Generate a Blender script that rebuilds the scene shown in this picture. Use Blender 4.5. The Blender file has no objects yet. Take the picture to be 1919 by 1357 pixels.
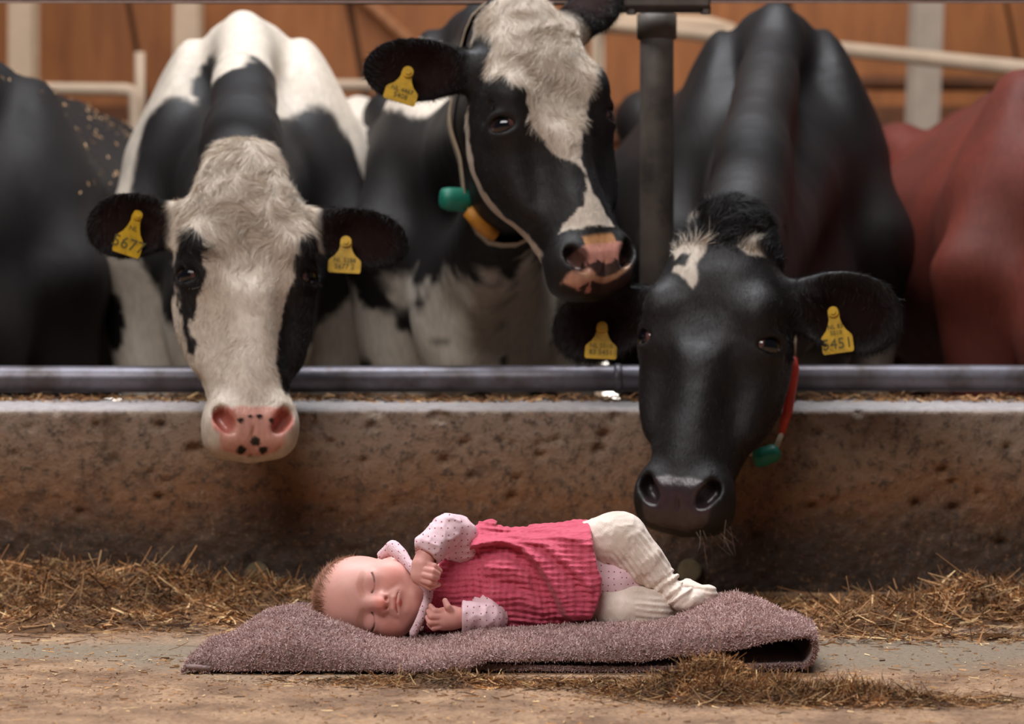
import bpy, math, random
import numpy as np
from mathutils import Matrix, Vector

# ---------------------------------------------------------------- camera, world, light
scene = bpy.context.scene
COL = scene.collection
F_PX, CX, HY, CAM_H = 4700.0, 959.5, 600.0, 0.45
cam_data = bpy.data.cameras.new('camera')
cam_data.sensor_fit = 'HORIZONTAL'
cam_data.sensor_width = 36.0
cam_data.lens = 36.0 * F_PX / 1919.0
cam_data.shift_y = -(678.5 - HY) / 1919.0
cam_data.clip_start = 0.05
cam_data.dof.use_dof = True
cam_data.dof.focus_distance = 3.31
cam_data.dof.aperture_fstop = 5.0
cam = bpy.data.objects.new('camera', cam_data)
cam.location = (0, 0, CAM_H)
cam.rotation_euler = (math.pi / 2, 0, 0)
COL.objects.link(cam)
scene.camera = cam

world = bpy.data.worlds.new('barn_air')
scene.world = world
world.use_nodes = True
bg = world.node_tree.nodes['Background']
bg.inputs['Color'].default_value = (0.80, 0.86, 1.0, 1)
bg.inputs['Strength'].default_value = 0.055

def area_light(name, loc, target, size_x, size_y, power, col):
    d = bpy.data.lights.new(name, 'AREA')
    d.shape = 'RECTANGLE'; d.size = size_x; d.size_y = size_y
    d.energy = power; d.color = col
    o = bpy.data.objects.new(name, d)
    o.location = loc
    o.rotation_euler = (Vector(target) - Vector(loc)).to_track_quat('-Z', 'Y').to_euler()
    COL.objects.link(o)
    return o

# area lamps for daylight assumed to come from overhead and from behind the camera
area_light('ridge_daylight', (-0.3, 4.6, 4.5), (-0.2, 4.2, 0.0), 3.6, 1.8, 330, (0.92, 0.95, 1.0))  # assumed source above the cows; no roof ridge is built
area_light('open_side_daylight', (-2.0, -0.4, 4.7), (0.0, 3.9, 0.2), 4.5, 1.8, 255, (1.0, 0.965, 0.945))  # assumed source behind the camera; no open side is built
area_light('rear_side_daylight', (1.0, 9.3, 4.4), (0.6, 12.0, 1.4), 9.0, 1.2, 185, (1.0, 0.92, 0.82))  # area lamp added to brighten the boards of the rear wall

scene.cycles.use_adaptive_sampling = True
scene.cycles.adaptive_threshold = 0.02
scene.cycles.max_bounces = 6
scene.cycles.diffuse_bounces = 3
scene.cycles.glossy_bounces = 2
scene.view_settings.view_transform = 'Standard'
scene.view_settings.look = 'None'
scene.view_settings.exposure = 0.0
scene.view_settings.gamma = 1.0
scene.view_settings.use_curve_mapping = False

# ---------------------------------------------------------------- helpers
RNG = np.random.default_rng(7)
f32 = np.float32

def W(px, py, d):
    """the point that stands at distance d and is seen at (px, py) of the 1919x1357 photograph"""
    return np.array([(px - CX) / F_PX * d, d, CAM_H - (py - HY) / F_PX * d])

def srgb(r, g, b):
    c = np.array([r, g, b]) / 255.0
    return tuple(np.where(c <= 0.04045, c / 12.92, ((c + 0.055) / 1.055) ** 2.4))

def link(o, parent=None):
    COL.objects.link(o)
    if parent is not None:
        o.parent = parent
    return o

def tag(o, label=None, cat=None, group=None, kind=None):
    if label: o['label'] = label
    if cat: o['category'] = cat
    if group: o['group'] = group
    if kind: o['kind'] = kind
    return o

def make_mesh(name, V, F, mat=None, parent=None, cols=None, smooth=True):
    """V (n,3); F (m,3|4) array, or a list of arrays; cols (n,4) point colours"""
    Fs = F if isinstance(F, list) else [F]
    Fs = [np.asarray(x, dtype=np.int32) for x in Fs if len(x)]
    V = np.asarray(V, dtype=f32)
    me = bpy.data.meshes.new(name)
    me.vertices.add(len(V))
    me.vertices.foreach_set('co', V.ravel())
    loops = np.concatenate([x.ravel() for x in Fs])
    sizes = np.concatenate([np.full(len(x), x.shape[1], dtype=np.int32) for x in Fs])
    starts = np.concatenate([[0], np.cumsum(sizes)[:-1]]).astype(np.int32)
    me.loops.add(len(loops))
    me.loops.foreach_set('vertex_index', loops)
    me.polygons.add(len(sizes))
    me.polygons.foreach_set('loop_start', starts)
    me.polygons.foreach_set('loop_total', sizes)
    me.polygons.foreach_set('use_smooth', np.full(len(sizes), smooth, dtype=bool))
    if cols is not None:
        a = me.attributes.new('Col', 'FLOAT_COLOR', 'POINT')
        c = np.ones((len(V), 4), dtype=f32)
        c[:, :cols.shape[1]] = cols
        a.data.foreach_set('color', c.ravel())
    me.update(calc_edges=True)
    me.validate()
    if mat: me.materials.append(mat)
    return link(bpy.data.objects.new(name, me), parent)

def empty(name, loc):
    o = bpy.data.objects.new(name, None)
    o.location = loc
    o.empty_display_size = 0.1
    return link(o)

class MB:
    """collects boxes, tubes and prisms for one mesh"""
    def __init__(s): s.V = []; s.F3 = []; s.F4 = []; s.n = 0
    def add(s, V, F4=(), F3=()):
        V = np.asarray(V, float)
        s.V.append(V)
        if len(F4): s.F4.append(np.asarray(F4) + s.n)
        if len(F3): s.F3.append(np.asarray(F3) + s.n)
        s.n += len(V)
    def box(s, c, size, bev=0.0, rot=None):
        c = np.array(c, float); h = np.array(size, float) / 2
        if bev <= 0:
            V = np.array([[x, y, z] for x in (-1, 1) for y in (-1, 1) for z in (-1, 1)]) * h
            F = [(0, 1, 3, 2), (4, 6, 7, 5), (0, 4, 5, 1), (2, 3, 7, 6), (0, 2, 6, 4), (1, 5, 7, 3)]
            F3 = []
        else:
            V = []; idx = {}
            for x in (-1, 1):
                for y in (-1, 1):
                    for z in (-1, 1):
                        for ax in range(3):
                            p = np.array([x, y, z]) * (h - bev); p[ax] = (x, y, z)[ax] * h[ax]
                            idx[(x, y, z, ax)] = len(V); V.append(p)
            V = np.array(V); F = []; F3 = []
            for ax in range(3):
                for sgn in (-1, 1):
                    o = [(-1, -1), (1, -1), (1, 1), (-1, 1)]
                    q = []
                    for a, b in o:
                        k = [0, 0, 0]; k[ax] = sgn; k[(ax + 1) % 3] = a; k[(ax + 2) % 3] = b
                        q.append(idx[(k[0], k[1], k[2], ax)])
                    F.append(q if sgn > 0 else q[::-1])
            for ax in range(3):
                b1, b2 = (ax + 1) % 3, (ax + 2) % 3
                for s1 in (-1, 1):
                    for s2 in (-1, 1):
                        k0 = [0, 0, 0]; k0[b1] = s1; k0[b2] = s2
                        k1 = list(k0); k0[ax] = -1; k1[ax] = 1
                        q = [idx[(*k0, b1)], idx[(*k0, b2)], idx[(*k1, b2)], idx[(*k1, b1)]]
                        F.append(q if s1 * s2 < 0 else q[::-1])
            for x in (-1, 1):
                for y in (-1, 1):
                    for z in (-1, 1):
                        t = [idx[(x, y, z, a)] for a in range(3)]
                        F3.append(t if x * y * z > 0 else t[::-1])
        if rot is not None: V = V @ np.array(rot).T
        s.add(V + c, F, F3)
        return s
    def tube(s, pts, radii, seg=16, cap=True, flat=None):
        pts = np.array(pts, float); n = len(pts)
        radii = np.broadcast_to(np.array(radii, float), (n,))
        T = np.gradient(pts, axis=0); T /= np.linalg.norm(T, axis=1)[:, None]
        up = np.array([0, 0, 1.0]) if abs(T[0][2]) < 0.9 else np.array([1.0, 0, 0])
        V = []
        a = np.arange(seg) * 2 * math.pi / seg
        prev = None
        for i in range(n):
            r = up if prev is None else prev
            x = r - T[i] * (r @ T[i]); x /= np.linalg.norm(x); prev = x
            y = np.cross(T[i], x)
            V.append(pts[i] + radii[i] * (np.cos(a)[:, None] * x + np.sin(a)[:, None] * y))
        V = np.concatenate(V)
        F = [(i * seg + j, i * seg + (j + 1) % seg, (i + 1) * seg + (j + 1) % seg, (i + 1) * seg + j)
             for i in range(n - 1) for j in range(seg)]
        F3 = []
        if cap:
            V = np.concatenate([V, [pts[0], pts[-1]]])
            F3 = [(n * seg, (j + 1) % seg, j) for j in range(seg)] + \
                 [(n * seg + 1, (n - 1) * seg + j, (n - 1) * seg + (j + 1) % seg) for j in range(seg)]
        s.add(V, F, F3)
        return s
    def prism(s, poly, th, origin, ux, uy, un):
        """an outline in the plane (ux, uy), extruded th along un"""
        poly = np.array(poly, float); n = len(poly)
        ux, uy, un = map(np.array, (ux, uy, un))
        base = np.array(origin) + poly[:, :1] * ux + poly[:, 1:] * uy
        V = np.concatenate([base - un * th / 2, base + un * th / 2, [base.mean(0) - un * th / 2], [base.mean(0) + un * th / 2]])
        F = [(i, (i + 1) % n, n + (i + 1) % n, n + i) for i in range(n)]
        F3 = [(2 * n, (i + 1) % n, i) for i in range(n)] + [(2 * n + 1, n + i, n + (i + 1) % n) for i in range(n)]
        s.add(V, F, F3)
        return s
    def build(s, name, mat, parent=None, smooth=False, col=None):
        V = np.concatenate(s.V)
        F = []
        if s.F4: F.append(np.concatenate(s.F4))
        if s.F3: F.append(np.concatenate(s.F3))
        return make_mesh(name, V, F, mat, parent, None if col is None else np.tile(np.array(col, f32), (len(V), 1)), smooth)

# ---- numpy noise
_PERM = np.random.default_rng(3).random(1 << 16).astype(f32)
def vnoise(P):
    P = np.asarray(P, dtype=f32)
    I = np.floor(P).astype(np.int64); fr = P - I; u = fr * fr * (3 - 2 * fr)
    r = 0
    for dx in (0, 1):
        for dy in (0, 1):
            for dz in (0, 1):
                h = ((I[:, 0] + dx) * 73856093) ^ ((I[:, 1] + dy) * 19349663) ^ ((I[:, 2] + dz) * 83492791)
                w = (u[:, 0] if dx else 1 - u[:, 0]) * (u[:, 1] if dy else 1 - u[:, 1]) * (u[:, 2] if dz else 1 - u[:, 2])
                r = r + _PERM[(h ^ (h >> 13)) & 0xFFFF] * w
    return r
def fbm(P, scale=1.0, octv=3, off=0.0):
    P = np.asarray(P, dtype=f32) * scale + off
    r = 0; a = 0.5; t = 0
    for _ in range(octv):
        r = r + a * vnoise(P); t += a; P = P * 2.03 + 17.3; a *= 0.5
    return r / t * 2 - 1
def sstep(a, b, x):
    t = np.clip((x - a) / (b - a), 0, 1); return t * t * (3 - 2 * t)

# ---- signed distance modelling
def smin(a, b, k):
    if k <= 0: return np.minimum(a, b)
    h = np.maximum(k - np.abs(a - b), 0) / k
    return np.minimum(a, b) - h * h * k * 0.25
def smax(a, b, k): return -smin(-a, -b, k)
def ell(P, c, r, R=None):
    x = P[:, 0] - f32(c[0]); y = P[:, 1] - f32(c[1]); z = P[:, 2] - f32(c[2])
    if R is not None:                                   # columns of R are the ellipsoid's axes
        R = np.array(R, f32)
        x, y, z = (x * R[0, i] + y * R[1, i] + z * R[2, i] for i in range(3))
    i0, i1, i2 = (f32(1.0 / v) for v in r)
    x = x * i0; y = y * i1; z = z * i2
    k0 = np.sqrt(x * x + y * y + z * z) + f32(1e-9)
    x *= i0; y *= i1; z *= i2
    return k0 * (k0 - 1) / (np.sqrt(x * x + y * y + z * z) + f32(1e-9))
def cone(P, a, b, ra, rb):
    b0, b1, b2 = (f32(b[i] - a[i]) for i in range(3))
    x = P[:, 0] - f32(a[0]); y = P[:, 1] - f32(a[1]); z = P[:, 2] - f32(a[2])
    t = np.clip((x * b0 + y * b1 + z * b2) * f32(1.0 / (b0 * b0 + b1 * b1 + b2 * b2 + 1e-12)), 0, 1)
    x -= t * b0; y -= t * b1; z -= t * b2
    return np.sqrt(x * x + y * y + z * z) - (f32(ra) + f32(rb - ra) * t)
def chain(P, pts, radii, k=0.0):
    d = None
    for i in range(len(pts) - 1):
        e = cone(P, pts[i], pts[i + 1], radii[i], radii[i + 1])
        d = e if d is None else smin(d, e, k)
    return d
def mirx(P):
    Q = P.copy(); Q[:, 0] = np.abs(Q[:, 0]); return Q
def bez(a, b, c, n=6):
    a, b, c = map(lambda v: np.array(v, float), (a, b, c))
    return [(1 - t) ** 2 * a + 2 * t * (1 - t) * b + t * t * c for t in np.linspace(0, 1, n)]

def mesh_sdf(f, lo, hi, h, smooth=1, C=4):
    """surface nets over a grid that is only filled near the surface"""
    lo = np.array(lo, float); hi = np.array(hi, float)
    nc = np.ceil((hi - lo) / (h * C)).astype(int)
    n = nc * C + 1
    g = [lo[i] + np.arange(nc[i] + 1) * h * C for i in range(3)]
    P = np.stack(np.meshgrid(*g, indexing='ij'), -1).reshape(-1, 3).astype(f32)
    dc = f(P).reshape(nc + 1)
    lim = h * C * 1.25
    near = np.abs(dc) < lim
    act = np.zeros(nc, bool)
    for i in (0, 1):
        for j in (0, 1):
            for k in (0, 1):
                act |= near[i:i + nc[0], j:j + nc[1], k:k + nc[2]]
    D = np.full(n, 1.0, f32)
    up = dc[:-1, :-1, :-1].repeat(C, 0).repeat(C, 1).repeat(C, 2)
    D[:-1, :-1, :-1] = np.where(up < 0, -1.0, 1.0)
    A = np.zeros(n, bool)
    au = act.repeat(C, 0).repeat(C, 1).repeat(C, 2)
    for i in (0, 1):
        for j in (0, 1):
            for k in (0, 1):
                A[i:i + n[0] - 1, j:j + n[1] - 1, k:k + n[2] - 1] |= au
    idx = np.argwhere(A)
    vals = np.empty(len(idx), f32)
    for s in range(0, len(idx), 400000):
        vals[s:s + 400000] = f((lo + idx[s:s + 400000] * h).astype(f32))
    D[A] = vals
    ins = D < 0
    cnt = np.zeros(n - 1, np.int8)
    for i in (0, 1):
        for j in (0, 1):
            for k in (0, 1):
                cnt += ins[i:i + n[0] - 1, j:j + n[1] - 1, k:k + n[2] - 1]
    cells = np.argwhere((cnt > 0) & (cnt < 8))
    vid = np.full(n - 1, -1, np.int32)
    vid[cells[:, 0], cells[:, 1], cells[:, 2]] = np.arange(len(cells))
    acc = np.zeros((len(cells), 3)); num = np.zeros(len(cells))
    corner = [(i, j, k) for i in (0, 1) for j in (0, 1) for k in (0, 1)]
    for a in corner:
        for b in corner:
            if sum(abs(x - y) for x, y in zip(a, b)) == 1 and a < b:
                ca = cells + a; cb = cells + b
                da = D[ca[:, 0], ca[:, 1], ca[:, 2]]; db = D[cb[:, 0], cb[:, 1], cb[:, 2]]
                m = (da < 0) != (db < 0)
                t = np.where(m, da / np.where(m, da - db, 1), 0)
                acc += np.where(m[:, None], ca + t[:, None] * (np.array(b) - np.array(a)), 0); num += m
    V = lo + acc / num[:, None] * h
    faces = []
    for ax in range(3):
        sl0 = [slice(None)] * 3; sl1 = [slice(None)] * 3
        sl0[ax] = slice(0, -1); sl1[ax] = slice(1, None)
        s0 = ins[tuple(sl0)]; s1 = ins[tuple(sl1)]
        e = np.argwhere(s0 != s1)
        b1, b2 = (ax + 1) % 3, (ax + 2) % 3
        ok = (e[:, b1] > 0) & (e[:, b2] > 0) & (e[:, b1] < n[b1] - 1) & (e[:, b2] < n[b2] - 1)
        e = e[ok]
        q = []
        for o1, o2 in ((-1, -1), (0, -1), (0, 0), (-1, 0)):
            c = e.copy(); c[:, b1] += o1; c[:, b2] += o2
            q.append(vid[c[:, 0], c[:, 1], c[:, 2]])
        q = np.stack(q, 1)
        flip = s0[e[:, 0], e[:, 1], e[:, 2]]
        q[~flip] = q[~flip][:, ::-1]
        faces.append(q)
    Fq = np.concatenate(faces)
    Fq = Fq[(Fq >= 0).all(1)]
    for _ in range(smooth):
        V = laplace(V, Fq)
    return V, Fq
def laplace(V, Fq, amt=0.6):
    a = np.concatenate([Fq[:, i] for i in range(Fq.shape[1])]); b = np.concatenate([Fq[:, (i + 1) % Fq.shape[1]] for i in range(Fq.shape[1])])
    n = len(V)
    c = np.bincount(a, minlength=n) + np.bincount(b, minlength=n)
    S = np.stack([np.bincount(a, V[b, i], n) + np.bincount(b, V[a, i], n) for i in range(3)], 1)
    c1 = np.maximum(c, 1)[:, None]
    return np.where(c[:, None] > 0, V * (1 - amt) + amt * S / c1, V)
def vnormals(V, Fq):
    d1 = V[Fq[:, 2]] - V[Fq[:, 0]]; d2 = V[Fq[:, -1]] - V[Fq[:, 1]]
    if Fq.shape[1] == 3: d2 = V[Fq[:, 2]] - V[Fq[:, 1]]; d1 = V[Fq[:, 1]] - V[Fq[:, 0]]
    fn = np.cross(d1, d2)
    N = np.zeros_like(V)
    for i in range(Fq.shape[1]):
        for k in range(3):
            N[:, k] += np.bincount(Fq[:, i], fn[:, k], len(V))
    return N / (np.linalg.norm(N, axis=1)[:, None] + 1e-12)
def poly_sd(Q, poly):
    """signed distance (inside < 0) of 2-D points Q to a closed polygon"""
    poly = np.array(poly, float); d = np.full(len(Q), 1e9); ins = np.zeros(len(Q), bool)
    for i in range(len(poly)):
        a = poly[i]; b = poly[(i + 1) % len(poly)]; e = b - a
        w = Q - a
        t = np.clip((w @ e) / (e @ e + 1e-12), 0, 1)
        d = np.minimum(d, ((w - t[:, None] * e) ** 2).sum(1))
        c = (a[1] <= Q[:, 1]) != (b[1] <= Q[:, 1])
        ins ^= c & (Q[:, 0] < a[0] + (Q[:, 1] - a[1]) / (b[1] - a[1] + 1e-12) * (b[0] - a[0]))
    d = np.sqrt(d)
    return np.where(ins, -d, d)

def ribbons(P, Dv, L, wd, cols, bend=None, seg=2, tip=0.15):
    """flat tapering strands: roots P, directions Dv, lengths L, widths wd; returns V, F, C"""
    n = len(P)
    side = np.cross(Dv, RNG.normal(size=(n, 3))); side /= np.linalg.norm(side, axis=1)[:, None] + 1e-9
    if bend is None: bend = np.zeros((n, 3))
    V = np.empty((n, 2 * (seg + 1), 3)); C = np.repeat(cols[:, None, :], 2 * (seg + 1), 1)
    for s in range(seg + 1):
        t = s / seg
        c = P + Dv * (L * t)[:, None] + bend * (L * t * t)[:, None]
        w = (wd * (1 - (1 - tip) * t))[:, None] * side * 0.5
        V[:, 2 * s] = c - w; V[:, 2 * s + 1] = c + w
    base = np.arange(n)[:, None] * 2 * (seg + 1)
    F = np.concatenate([np.concatenate([base + 2 * s, base + 2 * s + 1, base + 2 * s + 3, base + 2 * s + 2], 1) for s in range(seg)])
    return V.reshape(-1, 3), F, C.reshape(-1, C.shape[2])

def scatter(V, Fq, n, weight=None):
    """n points on the surface: positions, normals, face indices, barycentric-ish vertex indices"""
    d1 = V[Fq[:, 1]] - V[Fq[:, 0]]; d2 = V[Fq[:, -1]] - V[Fq[:, 0]]
    ar = np.linalg.norm(np.cross(d1, d2), axis=1)
    if weight is not None: ar = ar * weight[Fq].mean(1)
    p = np.cumsum(ar); p /= p[-1]
    fi = np.searchsorted(p, RNG.random(n)).clip(0, len(Fq) - 1)
    u = RNG.random((n, 1)); v = RNG.random((n, 1))
    q = Fq[fi]
    if Fq.shape[1] == 4:
        P = V[q[:, 0]] * (1 - u) * (1 - v) + V[q[:, 1]] * u * (1 - v) + V[q[:, 2]] * u * v + V[q[:, 3]] * (1 - u) * v
    else:
        m = (u + v > 1); u = np.where(m, 1 - u, u); v = np.where(m, 1 - v, v)
        P = V[q[:, 0]] * (1 - u - v) + V[q[:, 1]] * u + V[q[:, 2]] * v
    return P, fi, q[:, 0]

# ---------------------------------------------------------------- materials
def nodes_of(name):
    m = bpy.data.materials.new(name); m.use_nodes = True
    nt = m.node_tree; nt.nodes.clear()
    out = nt.nodes.new('ShaderNodeOutputMaterial'); b = nt.nodes.new('ShaderNodeBsdfPrincipled')
    nt.links.new(b.outputs[0], out.inputs[0])
    return m, nt, b
def node(nt, typ, **kw):
    n = nt.nodes.new(typ)
    for k, v in kw.items():
        if k.startswith('i_'):
            key = k[2:]
            n.inputs[int(key) if key.isdigit() else key.replace('_', ' ')].default_value = v
        else: setattr(n, k, v)
    return n
def mixcol(nt, fac, a, b, blend='MIX'):
    n = nt.nodes.new('ShaderNodeMix'); n.data_type = 'RGBA'; n.blend_type = blend
    for s, v in ((0, fac), (6, a), (7, b)):
        if hasattr(v, 'is_linked'): nt.links.new(v, n.inputs[s])
        elif s == 0: n.inputs[0].default_value = v
        else: n.inputs[s].default_value = (*v[:3], 1)
    return n.outputs[2]
def ramp(nt, src, stops):
    n = nt.nodes.new('ShaderNodeValToRGB'); nt.links.new(src, n.inputs[0])
    e = n.color_ramp.elements
    while len(e) < len(stops): e.new(0.5)
    for x, (p, c) in zip(e, stops):
        x.position = p; x.color = (*c[:3], 1) if hasattr(c, '__len__') else (c, c, c, 1)
    return n.outputs[0]
def noise(nt, vec, scale, detail=3, rough=0.55, stretch=None):
    n = nt.nodes.new('ShaderNodeTexNoise'); n.inputs['Scale'].default_value = scale
    n.inputs['Detail'].default_value = detail; n.inputs['Roughness'].default_value = rough
    if stretch is not None:
        m = nt.nodes.new('ShaderNodeMapping'); m.inputs['Scale'].default_value = stretch
        nt.links.new(vec, m.inputs[0]); vec = m.outputs[0]
    nt.links.new(vec, n.inputs['Vector'])
    return n.outputs[0]
def coords(nt): return nt.nodes.new('ShaderNodeTexCoord').outputs['Object']
def bump(nt, b, h, strength=0.3, dist=0.002, prev=None):
    n = nt.nodes.new('ShaderNodeBump'); n.inputs['Strength'].default_value = strength; n.inputs['Distance'].default_value = dist
    nt.links.new(h, n.inputs['Height'])
    if prev is not None: nt.links.new(prev, n.inputs['Normal'])
    nt.links.new(n.outputs[0], b.inputs['Normal'])
    return n.outputs[0]
def plain(name, col, rough=0.5, metal=0.0, var=0.25, scale=30, bmp=0.15, col2=None, spec=0.5):
    m, nt, b = nodes_of(name)
    c = coords(nt); n = noise(nt, c, scale, 4)
    c2 = col2 if col2 is not None else tuple(x * (1 - var) for x in col)
    nt.links.new(mixcol(nt, ramp(nt, n, [(0.35, 0.0), (0.65, 1.0)]), col, c2), b.inputs['Base Color'])
    b.inputs['Roughness'].default_value = rough; b.inputs['Metallic'].default_value = metal
    b.inputs['Specular IOR Level'].default_value = spec
    if bmp: bump(nt, b, n, bmp)
    return m
def vcol_mat(name, rough=0.6, spec=0.4, var=0.3, scale=120, bmp=0.3, dist=0.002, stretch=None, sheen=0.0, wet=None, sss=0.0, fine=0):
    m, nt, b = nodes_of(name)
    a = node(nt, 'ShaderNodeAttribute', attribute_name='Col')
    c = coords(nt); n = noise(nt, c, scale, 4, 0.6, stretch)
    v = ramp(nt, n, [(0.3, 1 - var), (0.7, 1.0)])
    nt.links.new(mixcol(nt, 1.0, a.outputs['Color'], v, 'MULTIPLY'), b.inputs['Base Color'])
    b.inputs['Roughness'].default_value = rough; b.inputs['Specular IOR Level'].default_value = spec
    if wet is not None:
        # point alpha: 0 wet skin, 0.5 sleek coat, 1 dull hair
        for key, lo_, hi_ in (('Roughness', wet, 2 * rough - wet), ('Specular IOR Level', spec * 1.9, 0.1)):
            r = node(nt, 'ShaderNodeMapRange'); nt.links.new(a.outputs['Alpha'], r.inputs[0])
            r.inputs[3].default_value = lo_; r.inputs[4].default_value = hi_
            nt.links.new(r.outputs[0], b.inputs[key])
    if sheen:
        b.inputs['Sheen Weight'].default_value = sheen; b.inputs['Sheen Roughness'].default_value = 0.4
    if sss:
        b.inputs['Subsurface Weight'].default_value = sss
        b.inputs['Subsurface Radius'].default_value = (0.010, 0.004, 0.002); b.inputs['Subsurface Scale'].default_value = 0.6
    if bmp:
        p_ = bump(nt, b, n, bmp, dist)
        if fine: bump(nt, b, noise(nt, c, fine, 3, 0.65, (1.5, 1.2, 0.4)), 0.5, 0.0013, p_)
    return m
# ---------------------------------------------------------------- the barn
# floor of the feed alley
m_floor, nt, b = nodes_of('dusty_concrete')
c = coords(nt)
n1 = noise(nt, c, 9, 6, 0.65); n2 = noise(nt, c, 140, 4, 0.7); n3 = noise(nt, c, 2.2, 3)
sep = node(nt, 'ShaderNodeSeparateXYZ'); nt.links.new(c, sep.inputs[0])
wob = node(nt, 'ShaderNodeMath', operation='MULTIPLY_ADD', i_1=0.55); nt.links.new(n3, wob.inputs[0]); nt.links.new(sep.outputs[1], wob.inputs[2])
band = ramp(nt, wob.outputs[0], [(0.0, 0.0), (1.0, 1.0)])
mr = node(nt, 'ShaderNodeMapRange'); nt.links.new(wob.outputs[0], mr.inputs[0]); mr.inputs[1].default_value = 3.1; mr.inputs[2].default_value = 4.1
band = ramp(nt, mr.outputs[0], [(0.36, 0.0), (0.46, 1.0), (0.62, 1.0), (0.78, 0.0)])
dust = mixcol(nt, ramp(nt, n1, [(0.38, 0.0), (0.62, 1.0)]), srgb(180, 142, 108), srgb(122, 90, 64))
grit = mixcol(nt, ramp(nt, n2, [(0.42, 0.0), (0.7, 0.75)]), dust, srgb(70, 50, 34))
conc = mixcol(nt, ramp(nt, n2, [(0.4, 0.0), (0.65, 0.6)]), srgb(136, 118, 98), srgb(98, 82, 64))
nt.links.new(mixcol(nt, band, grit, conc), b.inputs['Base Color'])
b.inputs['Roughness'].default_value = 0.85
bump(nt, b, n2, 0.5, 0.004)
MB().box((0, 1.25, -0.1), (16, 5.9, 0.2)).build('floor', m_floor)
tag(bpy.data.objects['floor'], 'dusty concrete floor of the feed alley', None, None, 'structure')

# feed curb
CURB_Y = 4.148
pits_px = [(105,771,6),(53,801,6),(180,797,7),(300,797,9),(363,843,12),(29,850,6),(214,861,6),(282,886,6),(311,902,6),(295,933,8),(590,797,7),(575,832,6),(621,830,7),
 (704,773,9),(818,779,11),(830,782,11),(695,800,9),(871,830,8),(940,826,6),(961,832,6),(1030,829,6),(1044,823,7),(1012,853,9),(1010,833,7),(1132,816,10),(1124,842,11),(1118,846,9),(1152,782,8),
 (952,787,6),(833,863,9),(680,865,7),(959,932,9),(883,893,7),(741,946,6),(968,897,7),(1532,811,8),(1603,839,6),(1764,833,6),(1889,839,8),(1767,883,10),(1775,886,8),(1786,905,8),(1836,924,7),(1522,951,9),
 (1563,940,7),(1788,953,9),(1718,946,9),(1880,1020,9),(1609,774,7),(1539,848,5),(470,700,1),(1420,1000,7),(620,960,7),(150,960,8),(1000,1000,8)]
pits_px += [(203, y, 4) for y in range(787, 842, 6)]
xs = np.arange(-2.4, 2.4001, 0.005)
prof = [(4.160, -0.02)] + [(CURB_Y + 0.006 * (1 - z / 0.3), z) for z in np.arange(0.0, 0.296, 0.005)] + \
       [(4.150, 0.299), (4.156, 0.3025), (4.166, 0.3045), (4.185, 0.3075), (4.200, 0.309), (4.24, 0.310), (4.30, 0.310), (4.38, 0.309), (4.46, 0.308), (4.475, 0.300), (4.48, 0.25), (4.48, -0.3)]
prof = np.array(prof); npf = len(prof)
GX, GJ = np.meshgrid(xs, np.arange(npf), indexing='ij')
V = np.stack([GX.ravel(), prof[GJ.ravel(), 0], prof[GJ.ravel(), 1]], 1)
face = (V[:, 1] < 4.21)
low = sstep(0.24, 0.02, V[:, 2])
dy = fbm(V, 60, 3) * (0.0012 + 0.0045 * low) + fbm(V, 9, 3, 4.0) * (0.0015 + 0.004 * low)
pitm = np.zeros(len(V))
for px, py, r in pits_px:
    p = W(px, py, CURB_Y); rr = r / F_PX * CURB_Y
    dx = (V[:, 0] - p[0]); dz = (V[:, 2] - p[2])
    near = np.abs(dx) < 4 * rr
    q = np.zeros(len(V)); wv = fbm(V[near], 140, 2, p[0] * 50) * 0.5
    q[near] = np.exp(-(((dx[near] / rr) ** 2 + (dz[near] / (rr * 0.8)) ** 2) * 0.8) ** 1.6 * (1 + wv))
    pitm = np.maximum(pitm, q * min(rr * 1.6, 0.016))
V[:, 1] += np.where(face, dy + pitm, 0)
V[:, 2] += np.where(~face & (V[:, 2] > 0.28), fbm(V, 30, 3) * 0.004, 0)
V[:, 2] += np.where((V[:, 1] > 4.15) & (V[:, 1] < 4.21) & (V[:, 2] > 0.29), fbm(V, 25, 3, 9.0) * 0.003, 0)
I = np.arange(len(xs) * npf).reshape(len(xs), npf)
Fq = np.stack([I[:-1, :-1], I[1:, :-1], I[1:, 1:], I[:-1, 1:]], -1).reshape(-1, 4)
m_curb, nt, b = nodes_of('dirty_concrete')
c = coords(nt); sep = node(nt, 'ShaderNodeSeparateXYZ'); nt.links.new(c, sep.inputs[0])
n1 = noise(nt, c, 5, 5, 0.65); n2 = noise(nt, c, 70, 5, 0.7); n3 = noise(nt, c, 22, 4, 0.6); n4 = noise(nt, c, 120, 3, 0.6)
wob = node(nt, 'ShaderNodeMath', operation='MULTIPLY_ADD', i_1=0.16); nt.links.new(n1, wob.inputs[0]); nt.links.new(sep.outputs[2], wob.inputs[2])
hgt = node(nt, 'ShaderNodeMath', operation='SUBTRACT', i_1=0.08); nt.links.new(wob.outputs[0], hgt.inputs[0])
basec = ramp(nt, hgt.outputs[0], [(0.0, srgb(50, 40, 33)), (0.09, srgb(82, 60, 44)), (0.16, srgb(128, 86, 54)), (0.22, srgb(136, 106, 82)), (0.30, srgb(142, 122, 106))])  # dirt tones that also carry painted shade towards the foot of the curb
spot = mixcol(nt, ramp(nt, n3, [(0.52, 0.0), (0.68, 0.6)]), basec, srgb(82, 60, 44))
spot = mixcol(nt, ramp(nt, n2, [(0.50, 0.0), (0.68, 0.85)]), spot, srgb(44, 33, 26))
light = mixcol(nt, ramp(nt, n4, [(0.56, 0.0), (0.74, 0.6)]), spot, srgb(156, 116, 84))
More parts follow.
